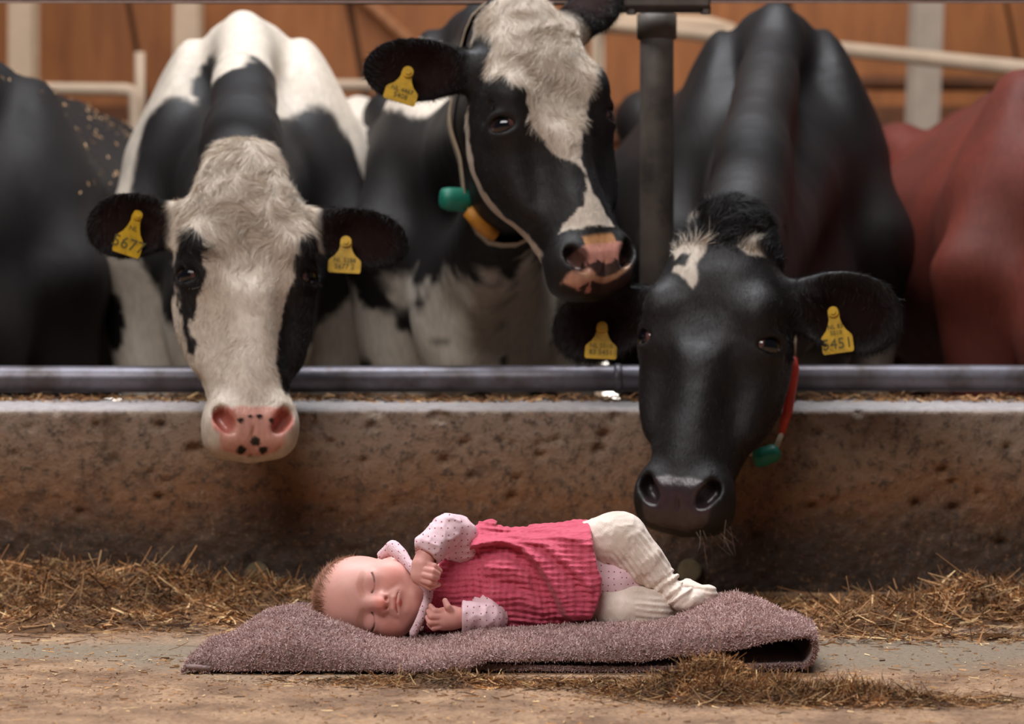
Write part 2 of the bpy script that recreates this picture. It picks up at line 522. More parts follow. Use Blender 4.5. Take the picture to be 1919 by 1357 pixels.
topm = ramp(nt, sep.outputs[2], [(0.297, 0.0), (0.302, 1.0)])
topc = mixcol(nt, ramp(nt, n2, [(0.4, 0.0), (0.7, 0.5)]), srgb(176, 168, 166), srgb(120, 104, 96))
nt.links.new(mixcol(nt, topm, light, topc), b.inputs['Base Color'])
b.inputs['Roughness'].default_value = 0.7
bump(nt, b, n2, 0.8, 0.006)
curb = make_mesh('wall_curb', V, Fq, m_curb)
tag(curb, 'pitted brown-stained concrete feed curb in front of the cows', None, None, 'structure')
m_plug = plain('plug_concrete', srgb(120, 106, 78), 0.8, 0, 0.3, 60)
for px, py in ((482, 1075), (1292, 1070)):
    p = W(px, py, CURB_Y - 0.003)
    a = np.linspace(0, 2 * math.pi, 25)[:-1]
    mb = MB()
    mb.prism(np.stack([np.cos(a), np.sin(a)], 1) * 0.0195, 0.012, p, (1, 0, 0), (0, 0, 1), (0, -1, 0))
    mb.prism(np.stack([np.cos(a), np.sin(a)], 1) * 0.0165, 0.004, p + np.array([0, -0.007, 0]), (1, 0, 0), (0, 0, 1), (0, -1, 0))
    o = mb.build('formwork_plug', m_plug, curb)

# steel barrier: lower rail, collar, post, neck rail
m_steel, nt, b = nodes_of('worn_galvanised_steel')
c = coords(nt); n1 = noise(nt, c, 14, 5, 0.6); n2 = noise(nt, c, 90, 4, 0.7)
base = mixcol(nt, ramp(nt, n1, [(0.4, 0.0), (0.66, 1.0)]), srgb(112, 108, 116), srgb(74, 66, 64))
nt.links.new(mixcol(nt, ramp(nt, n2, [(0.55, 0.0), (0.75, 0.7)]), base, srgb(92, 66, 46)), b.inputs['Base Color'])
b.inputs['Metallic'].default_value = 0.55; b.inputs['Roughness'].default_value = 0.42
bump(nt, b, n2, 0.2, 0.002)
m_dark, nt, b = nodes_of('dark_dirty_steel')
c = coords(nt); n1 = noise(nt, c, 10, 5, 0.6); n2 = noise(nt, c, 60, 4, 0.7)
base = mixcol(nt, ramp(nt, n1, [(0.4, 0.0), (0.66, 1.0)]), srgb(104, 94, 86), srgb(66, 58, 54))
nt.links.new(mixcol(nt, ramp(nt, n2, [(0.55, 0.0), (0.75, 0.7)]), base, srgb(112, 92, 72)), b.inputs['Base Color'])
b.inputs['Metallic'].default_value = 0.1; b.inputs['Roughness'].default_value = 0.5
bump(nt, b, n2, 0.3, 0.002)

rail = empty('lower_rail', (0, 4.35, 0.348))
tag(rail, 'worn grey steel pipe rail running along just above the concrete curb', 'rail')
def at_rel(o, root): o.location = -root.location; return o
rx = np.arange(-2.4, 2.41, 0.05)
at_rel(MB().tube([(x, 4.35, 0.3485 + 0.0012 * math.sin(x * 3)) for x in rx], 0.0232, 20).build('pipe', m_steel, rail, True), rail)
at_rel(MB().tube([(0.176, 4.35, 0.3485), (0.179, 4.35, 0.3485), (0.188, 4.35, 0.3485), (0.191, 4.35, 0.3485)], [0.0235, 0.0262, 0.0262, 0.0235], 20).build('weld_collar', m_steel, rail, True), rail)
for x in (-1.75, 1.62):
    at_rel(MB().box((x, 4.37, 0.318), (0.05, 0.03, 0.022), 0.003).build('foot_bracket', m_dark, rail), rail)

POST_X = W(1237, 0, 4.42)[0]
post = empty('steel_post', (POST_X, 4.52, -0.3))
tag(post, 'dark round steel post standing between the middle and the right cow', 'post')
at_rel(MB().tube([(POST_X, 4.52, z) for z in np.linspace(-0.3, 1.02, 12)], 0.0305, 20).build('pipe', m_dark, post, True), post)
at_rel(MB().tube([(POST_X, 4.52, z) for z in (0.955, 0.957, 1.0, 1.002)], [0.031, 0.036, 0.036, 0.031], 20).build('sleeve', m_dark, post, True), post)

neck = empty('neck_rail', (0, 4.40, 1.03))
tag(neck, 'dark steel neck rail running across the very top of the picture', 'rail')
mb = MB(); 
at_rel(MB().tube([(x, 4.40, 1.040 - 0.004 * (x + 0.8) * (x < 0.2)) for x in rx], 0.034, 16).build('pipe', m_dark, neck, True), neck)
at_rel(MB().box((0, 4.385, 1.0065), (4.8, 0.006, 0.004)).build('edge_strip', plain('pale_strip', srgb(170, 140, 130), 0.5), neck), neck)
cl = MB().box((POST_X + 0.008, 4.42, 1.004), (0.155, 0.09, 0.016), 0.004).build('clamp_plate', m_dark, neck); at_rel(cl, neck)
for dx in (-0.06, 0.07):
    bo = MB().tube([(POST_X + 0.008 + dx, 4.39, 0.985), (POST_X + 0.008 + dx, 4.39, 1.0)], 0.009, 6).build('bolt', m_dark, cl)

# rear wall: orange-brown boards behind the herd, pale columns, cubicle pipes
m_wood, nt, b = nodes_of('orange_boards')
c = coords(nt); n1 = noise(nt, c, 3, 4, 0.6, (4, 4, 0.7)); n2 = noise(nt, c, 1.2, 2)
base = mixcol(nt, ramp(nt, n1, [(0.3, 0.0), (0.7, 1.0)]), srgb(178, 112, 62), srgb(140, 82, 40))
nt.links.new(mixcol(nt, ramp(nt, n2, [(0.35, 0.0), (0.65, 0.6)]), base, srgb(120, 70, 34)), b.inputs['Base Color'])
b.inputs['Roughness'].default_value = 0.7
bump(nt, b, n1, 0.15)
WALL_Y = 12.0
wall = MB().box((0, WALL_Y + 0.06, 1.55), (14, 0.05, 3.8)).build('wall_back', plain('wall_batten', srgb(90, 52, 26), 0.8))
tag(wall, 'orange-brown boarded rear wall of the barn', None, None, 'structure')
x = -6.9; k = 0
while x < 6.8:
    w = 1.02 + 0.02 * math.sin(k * 3.1)
    mb = MB(); sk = 0.22
    poly = [(-w / 2 - 0.18, 1.42), (w / 2 - 0.18, 1.42), (w / 2 + 0.34, -1.36), (-w / 2 + 0.34, -1.36)]
    mb.prism(poly, 0.03, (x + 0.25, WALL_Y + (k % 2) * 0.006, 2.0), (1, 0, 0), (0, 0, 1), (0, -1, 0))
    mb.build('board', m_wood, wall)
    x += w + 0.03; k += 1
m_beamd = plain('brown_rail', srgb(104, 60, 30), 0.75, 0, 0.3, 12)
for z0, z1 in ((1.30, 1.47), (0.56, 0.70)):
    MB().box((0, WALL_Y - 0.05, (z0 + z1) / 2), (14, 0.06, z1 - z0), 0.004).build('cross_rail', m_beamd, wall)
m_pale = plain('pale_column', srgb(205, 178, 152), 0.6, 0, 0.12, 10)
m_grey = plain('grey_column', srgb(176, 160, 146), 0.6, 0, 0.15, 10)
def column(px0, px1, pxt, d, mat, label, ztop=2.6, zb=-0.3):
    s = d / F_PX
    x0 = ((px0 + px1) / 2 - CX) * s; lean = pxt * s
    mb = MB(); w = (px1 - px0) * s
    # I-section: web and two flanges
    o = empty('barn_column', (x0, d, zb))
    for nm, yy, ww, tt in (('flange', 0.0, w, 0.018), ('flange', 0.16, w, 0.018), ('web', 0.08, 0.02, 0.15)):
        q = MB()
        q.prism([(-ww / 2, 0), (ww / 2, 0), (ww / 2 + lean, ztop - zb), (-ww / 2 + lean, ztop - zb)], tt, (0, yy, 0), (1, 0, 0), (0, 0, 1), (0, -1, 0))
        q.build(nm, mat, o)
    return tag(o, label, 'column', 'rear barn columns')
column(13, 58, 4, 11.2, m_pale, 'pale steel column at the far left above the leftmost black cow')
column(322, 368, 6, 11.2, m_pale, 'pale steel column directly behind the white-faced cow')
column(1682, 1735, 46, 10.6, m_grey, 'greyish leaning column at the right behind the red-brown cow')
def pipe_run(name, pts, r, mat, label, cat='pipe'):
    P = [W(*p) for p in pts]
    o = MB().tube(P, r, 12).build(name, mat, None, True)
    return tag(o, label, cat)
def dense(pts, n=8):
    out = []
    for a, b_ in zip(pts[:-1], pts[1:]):
        for t in np.linspace(0, 1, n, endpoint=False): out.append(tuple(np.array(a) * (1 - t) + np.array(b_) * t))
    return out + [pts[-1]]
pipe_run('cubicle_pipe', dense([(60, 166, 8.6), (235, 168, 8.6), (246, 171, 8.6), (252, 183, 8.6), (253, 220, 8.6), (253, 1009, 8.6)]), 0.021, m_pale, 'pale cubicle pipe bending down beside the white-faced cow')
pipe_run('cubicle_upright', dense([(262, 98, 8.7), (262, 1004, 8.7)]), 0.018, m_pale, 'short pale upright standing beside the bent cubicle pipe')
pipe_run('cubicle_pipe', dense([(548, 983, 9.2), (548, 175, 9.2), (556, 160, 9.2), (790, 161, 9.2), (798, 176, 9.2), (798, 983, 9.2)]), 0.022, m_pale, 'pale horizontal pipe between the white-faced cow and the middle cow')
pipe_run('cubicle_pipe', dense([(1120, 971, 9.5), (1120, 60, 9.5), (1135, 46, 9.5), (1919, 128, 8.2), (2300, 168, 8.0), (2312, 182, 8.0), (2312, 1040, 8.0)]), 0.026, m_pale, 'pale slanting pipe running across behind the right black cow')
pipe_run('cubicle_pipe', dense([(1560, 920, 11.0), (1560, 155, 11.0), (2200, 160, 11.0), (2200, 920, 11.0)]), 0.034, m_beamd, 'brown horizontal bar behind the leaning column')
pipe_run('roof_brace', dense([(650, -30, 11.92), (830, 135, 11.92)]), 0.03, plain('brace_wood', srgb(168, 112, 74), 0.7), 'thin diagonal wooden brace on the rear wall above the middle cow', 'brace')
pipe_run('stall_beam', dense([(1080, 946, 10.2), (1080, 40, 10.2), (1360, 52, 10.2), (1360, 946, 10.2)]), 0.045, m_pale, 'pale beam crossing behind the top of the dark steel post', 'beam')

# glowing panes added for bright ground outside, and the cows' floor behind the curb
m_glow, nt, b = nodes_of('daylit_opening')
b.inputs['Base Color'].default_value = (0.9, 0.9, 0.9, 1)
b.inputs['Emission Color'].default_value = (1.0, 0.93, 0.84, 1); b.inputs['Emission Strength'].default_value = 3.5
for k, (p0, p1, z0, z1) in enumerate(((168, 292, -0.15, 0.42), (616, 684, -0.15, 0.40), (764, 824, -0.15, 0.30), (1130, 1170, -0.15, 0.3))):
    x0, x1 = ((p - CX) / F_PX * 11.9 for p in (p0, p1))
    pane = MB().box(((x0 + x1) / 2, 11.9, (z0 + z1) / 2), (x1 - x0, 0.02, z1 - z0)).build('window_%d' % (k + 1), m_glow)
    tag(pane, ('daylit opening low in the rear wall left of the white-faced cow', 'daylit opening low in the rear wall between white-faced and middle cow', 'daylit opening low in the rear wall under the middle cow', 'daylit opening low in the rear wall beside the dark post')[k], None, None, 'structure')
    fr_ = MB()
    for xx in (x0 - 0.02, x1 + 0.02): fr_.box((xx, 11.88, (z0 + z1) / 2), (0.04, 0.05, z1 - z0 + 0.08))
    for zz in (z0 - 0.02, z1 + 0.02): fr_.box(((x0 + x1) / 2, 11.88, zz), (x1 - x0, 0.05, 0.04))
    fr_.build('window_frame', m_beamd, pane)
m_slat = plain('slat_floor', srgb(120, 104, 88), 0.8, 0, 0.4, 8)
fl = MB().box((0, 8.6, -0.35), (16, 8.2, 0.1)).build('floor_stalls', m_slat)
tag(fl, 'dim lower floor where the cows stand', None, None, 'structure')
# ---------------------------------------------------------------- cows
def rot_head(yaw, pitch, roll):
    return np.array(Matrix.Rotation(math.radians(yaw), 3, 'Z') @ Matrix.Rotation(math.radians(roll), 3, 'Y') @ Matrix.Rotation(math.radians(-pitch), 3, 'X'))
# station table of the head: depth below the poll, half width, front and back of the section
HV = np.array([-0.03, 0.00, 0.04, 0.09, 0.14, 0.19, 0.235, 0.28, 0.33, 0.38, 0.42, 0.450, 0.474, 0.490, 0.500])
HA = np.array([0.036, 0.058, 0.083, 0.102, 0.111, 0.113, 0.109, 0.101, 0.088, 0.072, 0.064, 0.067, 0.067, 0.058, 0.038])
HF = np.array([0.060, 0.030, 0.004, -0.006, -0.008, -0.004, 0.001, 0.004, 0.006, 0.004, 0.001, -0.002, 0.006, 0.020, 0.035])
HB = np.array([0.120, 0.140, 0.172, 0.204, 0.222, 0.236, 0.238, 0.228, 0.204, 0.172, 0.146, 0.126, 0.112, 0.095, 0.075])

EYE = np.array([0.0945, 0.041, -0.200]); EYE_G = np.array([0.74, -0.673, 0.0]); EYE_T = np.array([-0.673, -0.74, 0.0])

class Ear:
    def __init__(s, base, L, N, length, half):
        s.base = np.array(base, float); s.L = np.array(L, float) / np.linalg.norm(L)
        n = np.array(N, float); n = n - s.L * (n @ s.L); s.N = n / np.linalg.norm(n)
        s.H = np.cross(s.N, s.L); s.len = length; s.half = half
    def coords(s, P):
        q = P - s.base
        return q @ s.L, q @ s.H, q @ s.N
    def sdf(s, P):
        P = P.astype(np.float64)
        l, h, n = s.coords(P)
        lc = s.len * 0.56; lw = s.len * 0.46
        u = (l - lc) / lw
        hh = s.half * (1 + 0.10 * np.clip(u, -1, 1))
        rad = np.sqrt(u * u + (h / hh) ** 2)
        out = (rad - 1) * min(lw, s.half) * 0.8
        cup = 0.032 * np.clip(1 - (h / hh) ** 2, -0.6, 1) * np.clip(1.10 - 0.55 * (u + 1) / 2, 0.3, 1.1)
        n0 = -cup + 0.012
        th = 0.0050 + 0.006 * np.clip(-u, 0, 1)
        d = smax(np.abs(n - n0) * 0.75 - th, out, 0.010)
        stem = cone(P, s.base - s.L * 0.045 - s.N * 0.01, s.base + s.L * s.len * 0.26 - s.N * 0.016, 0.036, 0.026)
        d = smin(d, stem, 0.028)
        # the ear canal
        return smax(d, -cone(P, s.base + s.L * s.len * 0.16 + s.N * 0.035, s.base + s.L * s.len * 0.45 + s.N * 0.012, 0.012, 0.022), 0.012)

def head_sdf(P, ears, chew=0.0):
    x = np.abs(P[:, 0]); y = P[:, 1]; v = -P[:, 2]
    vc = np.clip(v, HV[0], HV[-1])
    a = np.interp(vc, HV, HA); f = np.interp(vc, HV, HF); bk = np.interp(vc, HV, HB)
    yc = f + (bk - f) * 0.42; bf = yc - f; bb = bk - yc
    t = (y - yc) / np.where(y < yc, bf, bb)
    back = np.clip(t, 0, 1.3)
    aw = a * (1 - 0.30 * back ** 1.5)
    n = np.interp(v, [0.0, 0.12, 0.24, 0.34, 0.44], [2.6, 2.25, 2.1, 2.3, 2.7])
    q = (np.abs(x / aw) ** n + np.abs(t) ** n + 1e-9) ** (1 / n)
    d = (q - 1) * np.minimum(a, np.minimum(bf, bb)) * 0.9
    ov = np.abs(v - vc)
    d = np.where(ov > 0, np.sqrt(np.maximum(d, 0) ** 2 + ov ** 2) + np.minimum(d, 0), d)
    d = d.astype(f32)
    M = mirx(P)
    d = smin(d, ell(M, (0.0, 0.075, 0.008), (0.050, 0.05, 0.038)), 0.05)            # poll
    d = smin(d, ell(M, (0.082, 0.030, -0.150), (0.028, 0.035, 0.036)), 0.035)          # brow
    d = smin(d, ell(M, (0.078, 0.062, -0.275), (0.022, 0.030, 0.070)), 0.04)          # facial crest
    d = smin(d, ell(M, (0.064, 0.130, -0.225), (0.042, 0.070, 0.095)), 0.05)          # jaw muscle
    d = smin(d, cone(P, (0, 0.030, -0.24), (0, 0.028, -0.40), 0.036, 0.034), 0.04)    # bridge of the nose
    d = smax(d, -ell(M, (0.078, -0.005, -0.305), (0.020, 0.03, 0.055)), 0.05)         # hollow beside the bridge
    d = smax(d, -ell(M, (0.0, -0.045, -0.165), (0.035, 0.045, 0.06)), 0.04)            # slight dish between the eyes
    # muzzle
    d = smin(d, ell(M, (0.0, 0.042, -0.458), (0.071, 0.048, 0.046)), 0.035)
    d = smin(d, ell(M, (0.045, 0.022, -0.452), (0.029, 0.034, 0.040)), 0.022)
    d = smin(d, ell(M, (0.034, 0.046, -0.485), (0.036, 0.040, 0.022)), 0.02)          # upper lip
    chin = ell(P, (0, 0.094 + chew * 0.4, -0.468 - chew), (0.050, 0.042, 0.030))
    d = smin(d, chin, 0.008)
    R = np.array(Matrix.Rotation(math.radians(38), 3, 'Y'))
    d = smax(d, -ell(M, (0.0465, -0.010, -0.460), (0.0125, 0.030, 0.022), R), 0.010)    # nostril
    d = smax(d, -ell(M, (0.0545, 0.000, -0.446), (0.009, 0.024, 0.013)), 0.010)
    d = smax(d, -ell(M, (0.0, -0.010, -0.484), (0.0020, 0.012, 0.018)), 0.006)         # groove of the upper lip
    # eye socket and lids
    def EP(t, g, z): return EYE + EYE_T * t + EYE_G * g + np.array([0, 0, z])
    Re = np.stack([EYE_G, EYE_T, [0, 0, 1]], 1)
    d = smin(d, ell(M, EP(0, -0.012, 0.002), (0.030, 0.036, 0.034), Re), 0.028)         # orbit
    d = smax(d, -ell(M, EP(0, 0.020, -0.001), (0.023, 0.0250, 0.0178), Re), 0.006)
    ss = np.linspace(-1, 1, 7)
    up = [EP(0.027 * s_, 0.004 + 0.0165 * (1 - s_ * s_), 0.0190 * (1 - s_ ** 2) - 0.003 * s_) for s_ in ss]
    dn = [EP(0.027 * s_, 0.004 + 0.0135 * (1 - s_ * s_), -0.0175 * (1 - s_ ** 2) - 0.003 * s_) for s_ in ss]
    d = smin(d, chain(M, up, [0.0035, 0.0050, 0.0056, 0.0060, 0.0056, 0.0050, 0.0035]), 0.006)
    d = smin(d, chain(M, dn, [0.0035, 0.0040, 0.0044, 0.0046, 0.0044, 0.0040, 0.0035]), 0.006)
    # folds above the eye
    for k_, dz in ((0, 0.030), (1, 0.043)):
        fo = [EP(0.034 * s_, 0.004 + 0.012 * (1 - s_ * s_), dz * (1 - 0.45 * s_ ** 2)) for s_ in ss]
        d = smax(d, -chain(M, fo, [0.0018] * 7), 0.009)
    for e in ears: d = smin(d, e.sdf(P).astype(f32), 0.022)
    return d

class Cow:
    """head: pixel and distance of the point between the eyes; withers: pixel and distance; yaw of the body (rump to the viewer's right is +)"""
    def __init__(s, head_px, yaw, pitch, roll, scale, withers, byaw, ears, wscale=1.0, floor=-0.30, neck_drop=0.0, hs=1.0):
        s.R = rot_head(yaw, pitch, roll); s.sc = scale
        s.O = W(*head_px) - s.R @ (np.array([0, 0.0, -0.195]) * scale)
        s.wp = W(*withers); s.floor = floor; s.ws = wscale
        s.hz = (s.wp[2] - floor) / 1.40
        cb, sb = math.cos(math.radians(byaw)), math.sin(math.radians(byaw))
        s.B = np.array([[cb, sb, 0], [-sb, cb, 0], [0, 0, 1.0]])      # columns: lateral, backward, up
        s.B = s.B @ np.eye(3)
        s.BO = np.array([s.wp[0], s.wp[1], floor])
        s.ears = [Ear(b_, s.R.T @ np.array(L_, float), s.R.T @ np.array(N_, float), le, ha) for b_, L_, N_, le, ha in ears]; s.neck_drop = neck_drop; s.extra = []
    def h2w(s, p): return s.O + (np.atleast_2d(p) * s.sc) @ s.R.T
    def w2h(s, P): return ((P - s.O) @ s.R / s.sc)
    def b2w(s, p): p = np.atleast_2d(np.array(p, float)); return s.BO + (p * [s.ws, 1, s.hz]) @ s.B.T
    def w2b(s, P): return ((P - s.BO) @ s.B) / np.array([s.ws, 1, s.hz])
    def body(s, P):
        Q = s.w2b(P).astype(f32)
        tp = np.interp(Q[:, 2], [0.80, 1.10, 1.30, 1.42], [1.0, 0.92, 0.70, 0.60]) ** np.interp(Q[:, 1], [0.3, 1.0, 1.4], [1.0, 0.7, 0.3])
        Q[:, 0] /= tp; M = mirx(Q)
        d = ell(M, (0, 0.42, 0.99), (0.275, 0.55, 0.375))
        d = smin(d, ell(M, (0, 0.95, 0.98), (0.37, 0.62, 0.375)), 0.12)
        d = smin(d, ell(M, (0, 1.48, 1.08), (0.25, 0.33, 0.29)), 0.14)
        d = smin(d, chain(Q, [(0, 0.02, 1.335), (0, 0.5, 1.31), (0, 1.1, 1.33), (0, 1.65, 1.30)], [0.060, 0.052, 0.052, 0.05], 0.05), 0.10)
        d = smin(d, ell(M, (0.25, 1.32, 1.27), (0.07, 0.10, 0.07)), 0.08)
        d = smin(d, ell(M, (0.165, 0.14, 1.06), (0.10, 0.18, 0.30)), 0.07)
        d = smin(d, cone(M, (0.075, 0.10, 1.33), (0.20, 0.02, 0.92), 0.045, 0.10), 0.035)   # shoulder blade
        d = smin(d, ell(M, (0, -0.10, 0.80), (0.14, 0.18, 0.21)), 0.10)
        d = smin(d, ell(M, (0.05, -0.15, 0.72), (0.08, 0.11, 0.13)), 0.05)
        d = smin(d, chain(M, [(0.17, 0.06, 0.86), (0.155, 0.05, 0.42), (0.15, 0.06, 0.36), (0.15, 0.07, 0.10)], [0.11, 0.058, 0.054, 0.036]), 0.06)
        d = smin(d, cone(M, (0.15, 0.05, 0.08), (0.15, 0.03, 0.03), 0.042, 0.055), 0.02)
        d = smin(d, chain(M, [(0.20, 1.50, 0.95), (0.20, 1.42, 0.66), (0.17, 1.66, 0.46), (0.16, 1.60, 0.10)], [0.17, 0.10, 0.055, 0.038]), 0.08)
        d = smin(d, cone(M, (0.16, 1.60, 0.08), (0.16, 1.56, 0.03), 0.044, 0.055), 0.02)
        d = smin(d, ell(M, (0, 1.30, 0.70), (0.17, 0.20, 0.12)), 0.06)                         # udder
        d = smin(d, chain(Q, [(0, 1.75, 1.30), (0, 1.88, 1.15), (0, 1.90, 0.6)], [0.04, 0.028, 0.02]), 0.05)
        return (d * min(1.0, s.hz) * (0.35 + 0.65 * tp)).astype(f32)
    def neck(s, P):
        H = lambda *p: s.h2w(p)[0]
        Bw = lambda *p: s.b2w(p)[0]
        nd = np.array([0, 0, s.neck_drop])
        a0, a1 = H(0, 0.115, -0.035), Bw(0, 0.06, 1.325)
        b0, b1 = H(0, 0.165, -0.115), Bw(0, 0.0, 1.06)
        c0, c1 = H(0, 0.185, -0.205), Bw(0, -0.10, 0.80)
        def mid(p, q, k): return (p + q) / 2 + nd * k
        A = bez(a0, mid(a0, a1, 1) , a1, 9); d = chain(P, A, np.interp(np.linspace(0, 1, 9), [0, .35, 1], [0.070, 0.076, 0.052]) * s.sc, 0)
        Bm = bez(b0, mid(b0, b1, 1), b1, 9); d = smin(d, chain(P, Bm, np.interp(np.linspace(0, 1, 9), [0, .3, 1], [0.078, 0.096, 0.150]) * s.sc, 0), 0.07)
        Cm = bez(c0, mid(c0, c1, 1), c1, 9); d = smin(d, chain(P, Cm, np.interp(np.linspace(0, 1, 9), [0, .3, 1], [0.052, 0.072, 0.125]) * s.sc, 0), 0.07)
        return d
    def all(s, P):
        d = s.neck(P)
        far = (P - s.BO) @ s.B[:, 1] > -0.62
        if far.any(): d[far] = smin(s.body(P[far]), d[far], 0.06)
        for a_, b_, ra, rb, k in s.extra: d = smin(d, cone(P, a_, b_, ra, rb), k)
        q = s.w2h(P)
        m = ((q > [-0.42, -0.13, -0.62]) & (q < [0.42, 0.33, 0.15])).all(1)
        if m.any(): d[m] = smin(d[m], (head_sdf(q[m].astype(f32), s.ears) * s.sc).astype(f32), 0.03)
        return d
    def build(s, label, colour, mat, fine=0.0035, coarse=0.015, head=True):
        lo = np.array([-0.36, -0.07, -0.565]); hi = np.array([0.36, 0.27, 0.085])
        corners = s.b2w([(x, y, z) for x in (-0.42, 0.42) for y in (-0.4, 2.0) for z in (-0.02, 1.45)])
        hc = s.h2w([(x, y, z) for x in (-0.12, 0.12) for y in (0, 0.25) for z in (-0.2, 0.06)])
        al = np.concatenate([corners, hc])
        l2 = al.min(0) - 0.03; h2 = al.max(0) + 0.03
        parts = []
        V2, F2 = mesh_sdf(lambda P: s.all(P), l2, h2, coarse, 2)
        L = s.w2h(V2)
        m = coarse * 1.6 / s.sc
        inside = ((L > lo + m) & (L < hi - m)).all(1)
        F2 = F2[~inside[F2].all(1)]
        if head:
            V1, F1 = mesh_sdf(lambda q: s.all(s.h2w(q).astype(f32)) / s.sc, lo, hi, fine, 2)
            V1 = s.h2w(V1)
            V = np.concatenate([V1, V2]); F = np.concatenate([F1, F2 + len(V1)])
        else: V, F = V2, F2
        used = np.unique(F); re = np.full(len(V), -1); re[used] = np.arange(len(used))
        V = V[used]; F = re[F]
        if head: V, F = V, F
        # skin: slack folds, bones and muscle under the hide
        N = vnormals(V, F); q = s.w2h(V); onh = sstep(0.30, 0.20, np.abs(q[:, 1] - 0.05)) * (q[:, 2] > -0.57) * (q[:, 2] < 0.08) * (np.abs(q[:, 0]) < 0.36)
        bq = s.w2b(V)
        dsp = (1 - onh) * (fbm(bq, 4, 3, 3.0) * 0.010 + fbm(bq * np.array([1, 1.3, 0.7]), 9, 2, 7.0) * 0.004)
        ear = sstep(0.115, 0.135, np.abs(q[:, 0]))
        dsp = dsp + onh * (1 - ear) * (fbm(q, 14, 2, 5.0) * 0.0030 + fbm(q, 40, 2, 9.0) * 0.0010) * sstep(0.45, 0.40, -q[:, 2])
        V = V + N * dsp[:, None]
        Hc = s.w2h(V); Bc = s.w2b(V)
        cols = colour(V, Hc, Bc)
        s.V, s.F, s.C = V, F, cols
        base = s.BO.copy()
        s.obj = make_mesh('cow', V - base, F, mat, None, cols)
        s.obj.location = base
        s.base = base
        return tag(s.obj, label, 'cow', 'dairy cows behind the feed curb')
    def part(s, o):
        o.parent = s.obj; o.location = -s.base; return o
    def eyes(s, mats, look=(0, 0)):
        for sx in (-1, 1):
            mir = np.array([sx, 1, 1])
            c = EYE * mir; R = 0.0192
            # sphere with a pupil and an inner-corner membrane in its point colours
            n = 24; th = np.linspace(0, math.pi, n); ph = np.linspace(0, 2 * math.pi, 2 * n, endpoint=False)
            T, Ph = np.meshgrid(th, ph, indexing='ij')
            D = np.stack([np.sin(T) * np.cos(Ph), np.sin(T) * np.sin(Ph), np.cos(T)], -1).reshape(-1, 3)
            g = (EYE_G * 0.9 + EYE_T * 0.25) * mir; tt = EYE_T * mir
            cosg = D @ g; inner = D @ ((EYE_G * 0.45 + EYE_T * 0.88) * mir)
            colr = np.where((cosg > 0.74)[:, None], srgb(10, 9, 14), np.where((cosg > 0.55)[:, None], srgb(36, 22, 18), srgb(60, 44, 46)))
            colr = np.where((inner > 0.88)[:, None], srgb(92, 60, 56), colr)
            P = c + EYE_G * mir * 0.0025 + D * R + (D @ tt)[:, None] * tt * R * 0.30
            I = np.arange(n * 2 * n).reshape(n, 2 * n)
            Fq = np.stack([I[:-1], np.roll(I, -1, 1)[:-1], np.roll(I, -1, 1)[1:], I[1:]], -1).reshape(-1, 4)[:, ::-1]
            o = make_mesh('eye', s.h2w(P), Fq, mats, None, colr.astype(f32))
            s.part(o)
    def tag_plate(s, ear_i, l, h, wd, ht, tilt, mat, mtext, lines, face=None, swing=0.0):
        """yellow ear tag hanging from the front of an ear; wd x ht, tilt in degrees in the picture plane"""
        e = s.ears[ear_i]
        uu = (l * e.len - e.len * 0.56) / (e.len * 0.46)
        n0 = -0.032 * (1 - (h / e.half) ** 2) * (1.10 - 0.55 * (uu + 1) / 2) + 0.012
        p = s.h2w(e.base + e.L * l * e.len + e.H * h + e.N * (n0 + 0.026))[0]
        un = np.array(face if face is not None else (0.05, -1, 0.1), float); un /= np.linalg.norm(un)
        t = math.radians(tilt)
        ux0 = np.cross(np.array([0, 0, 1.0]), -un); ux0 = np.cross(un, np.array([0, 0, 1.0])); ux0 *= -1; ux0 /= np.linalg.norm(ux0)
        if ux0[0] < 0: ux0 = -ux0
        uy0 = np.cross(un, ux0); uy0 = uy0 if uy0[2] > 0 else -uy0
        ux = ux0 * math.cos(t) + uy0 * math.sin(t); uy = -ux0 * math.sin(t) + uy0 * math.cos(t)
        w = wd / 2
        prof = [(-0.30, 0.06), (-0.36, -0.04), (-0.34, -0.16), (-0.44, -0.30), (-0.62, -0.44), (-0.88, -0.55), (-0.97, -0.60), (-1.0, -0.66), (-1.0, -0.93), (-0.97, -0.97), (-0.9, -1.0)]
        poly = [(a * w, b_ * ht) for a, b_ in prof] + [(-a * w, b_ * ht) for a, b_ in prof[::-1]] + [(0.22 * w, 0.11 * ht), (0, 0.125 * ht), (-0.22 * w, 0.11 * ht)]
        mb = MB(); mb.prism(poly, 0.0022, p, ux, uy, un)
        o = mb.build('ear_tag', mat); s.part(o)
        a = np.linspace(0, 2 * math.pi, 17)[:-1]
        st = MB(); st.prism(np.stack([np.cos(a), np.sin(a)], 1) * w * 0.34, 0.004, p + un * 0.003, ux, uy, un)
        st.prism(np.stack([np.cos(a), np.sin(a)], 1) * w * 0.18, 0.003, p + un * 0.006, ux, uy, un)
        so = st.build('stud', mat, o)
        for text, cy, size in lines:
            to = text_mesh('tag_number', text, size * ht, mtext)
            Mx = Matrix(((ux[0], uy[0], un[0], 0), (ux[1], uy[1], un[1], 0), (ux[2], uy[2], un[2], 0), (0, 0, 0, 1)))
            to.matrix_world = Matrix.Translation(Vector(p + uy * cy * ht + un * 0.0016)) @ Mx
            mw = to.matrix_world.copy()
            to.data.transform(mw); to.matrix_world = Matrix.Identity(4)
            to.parent = o
        return o

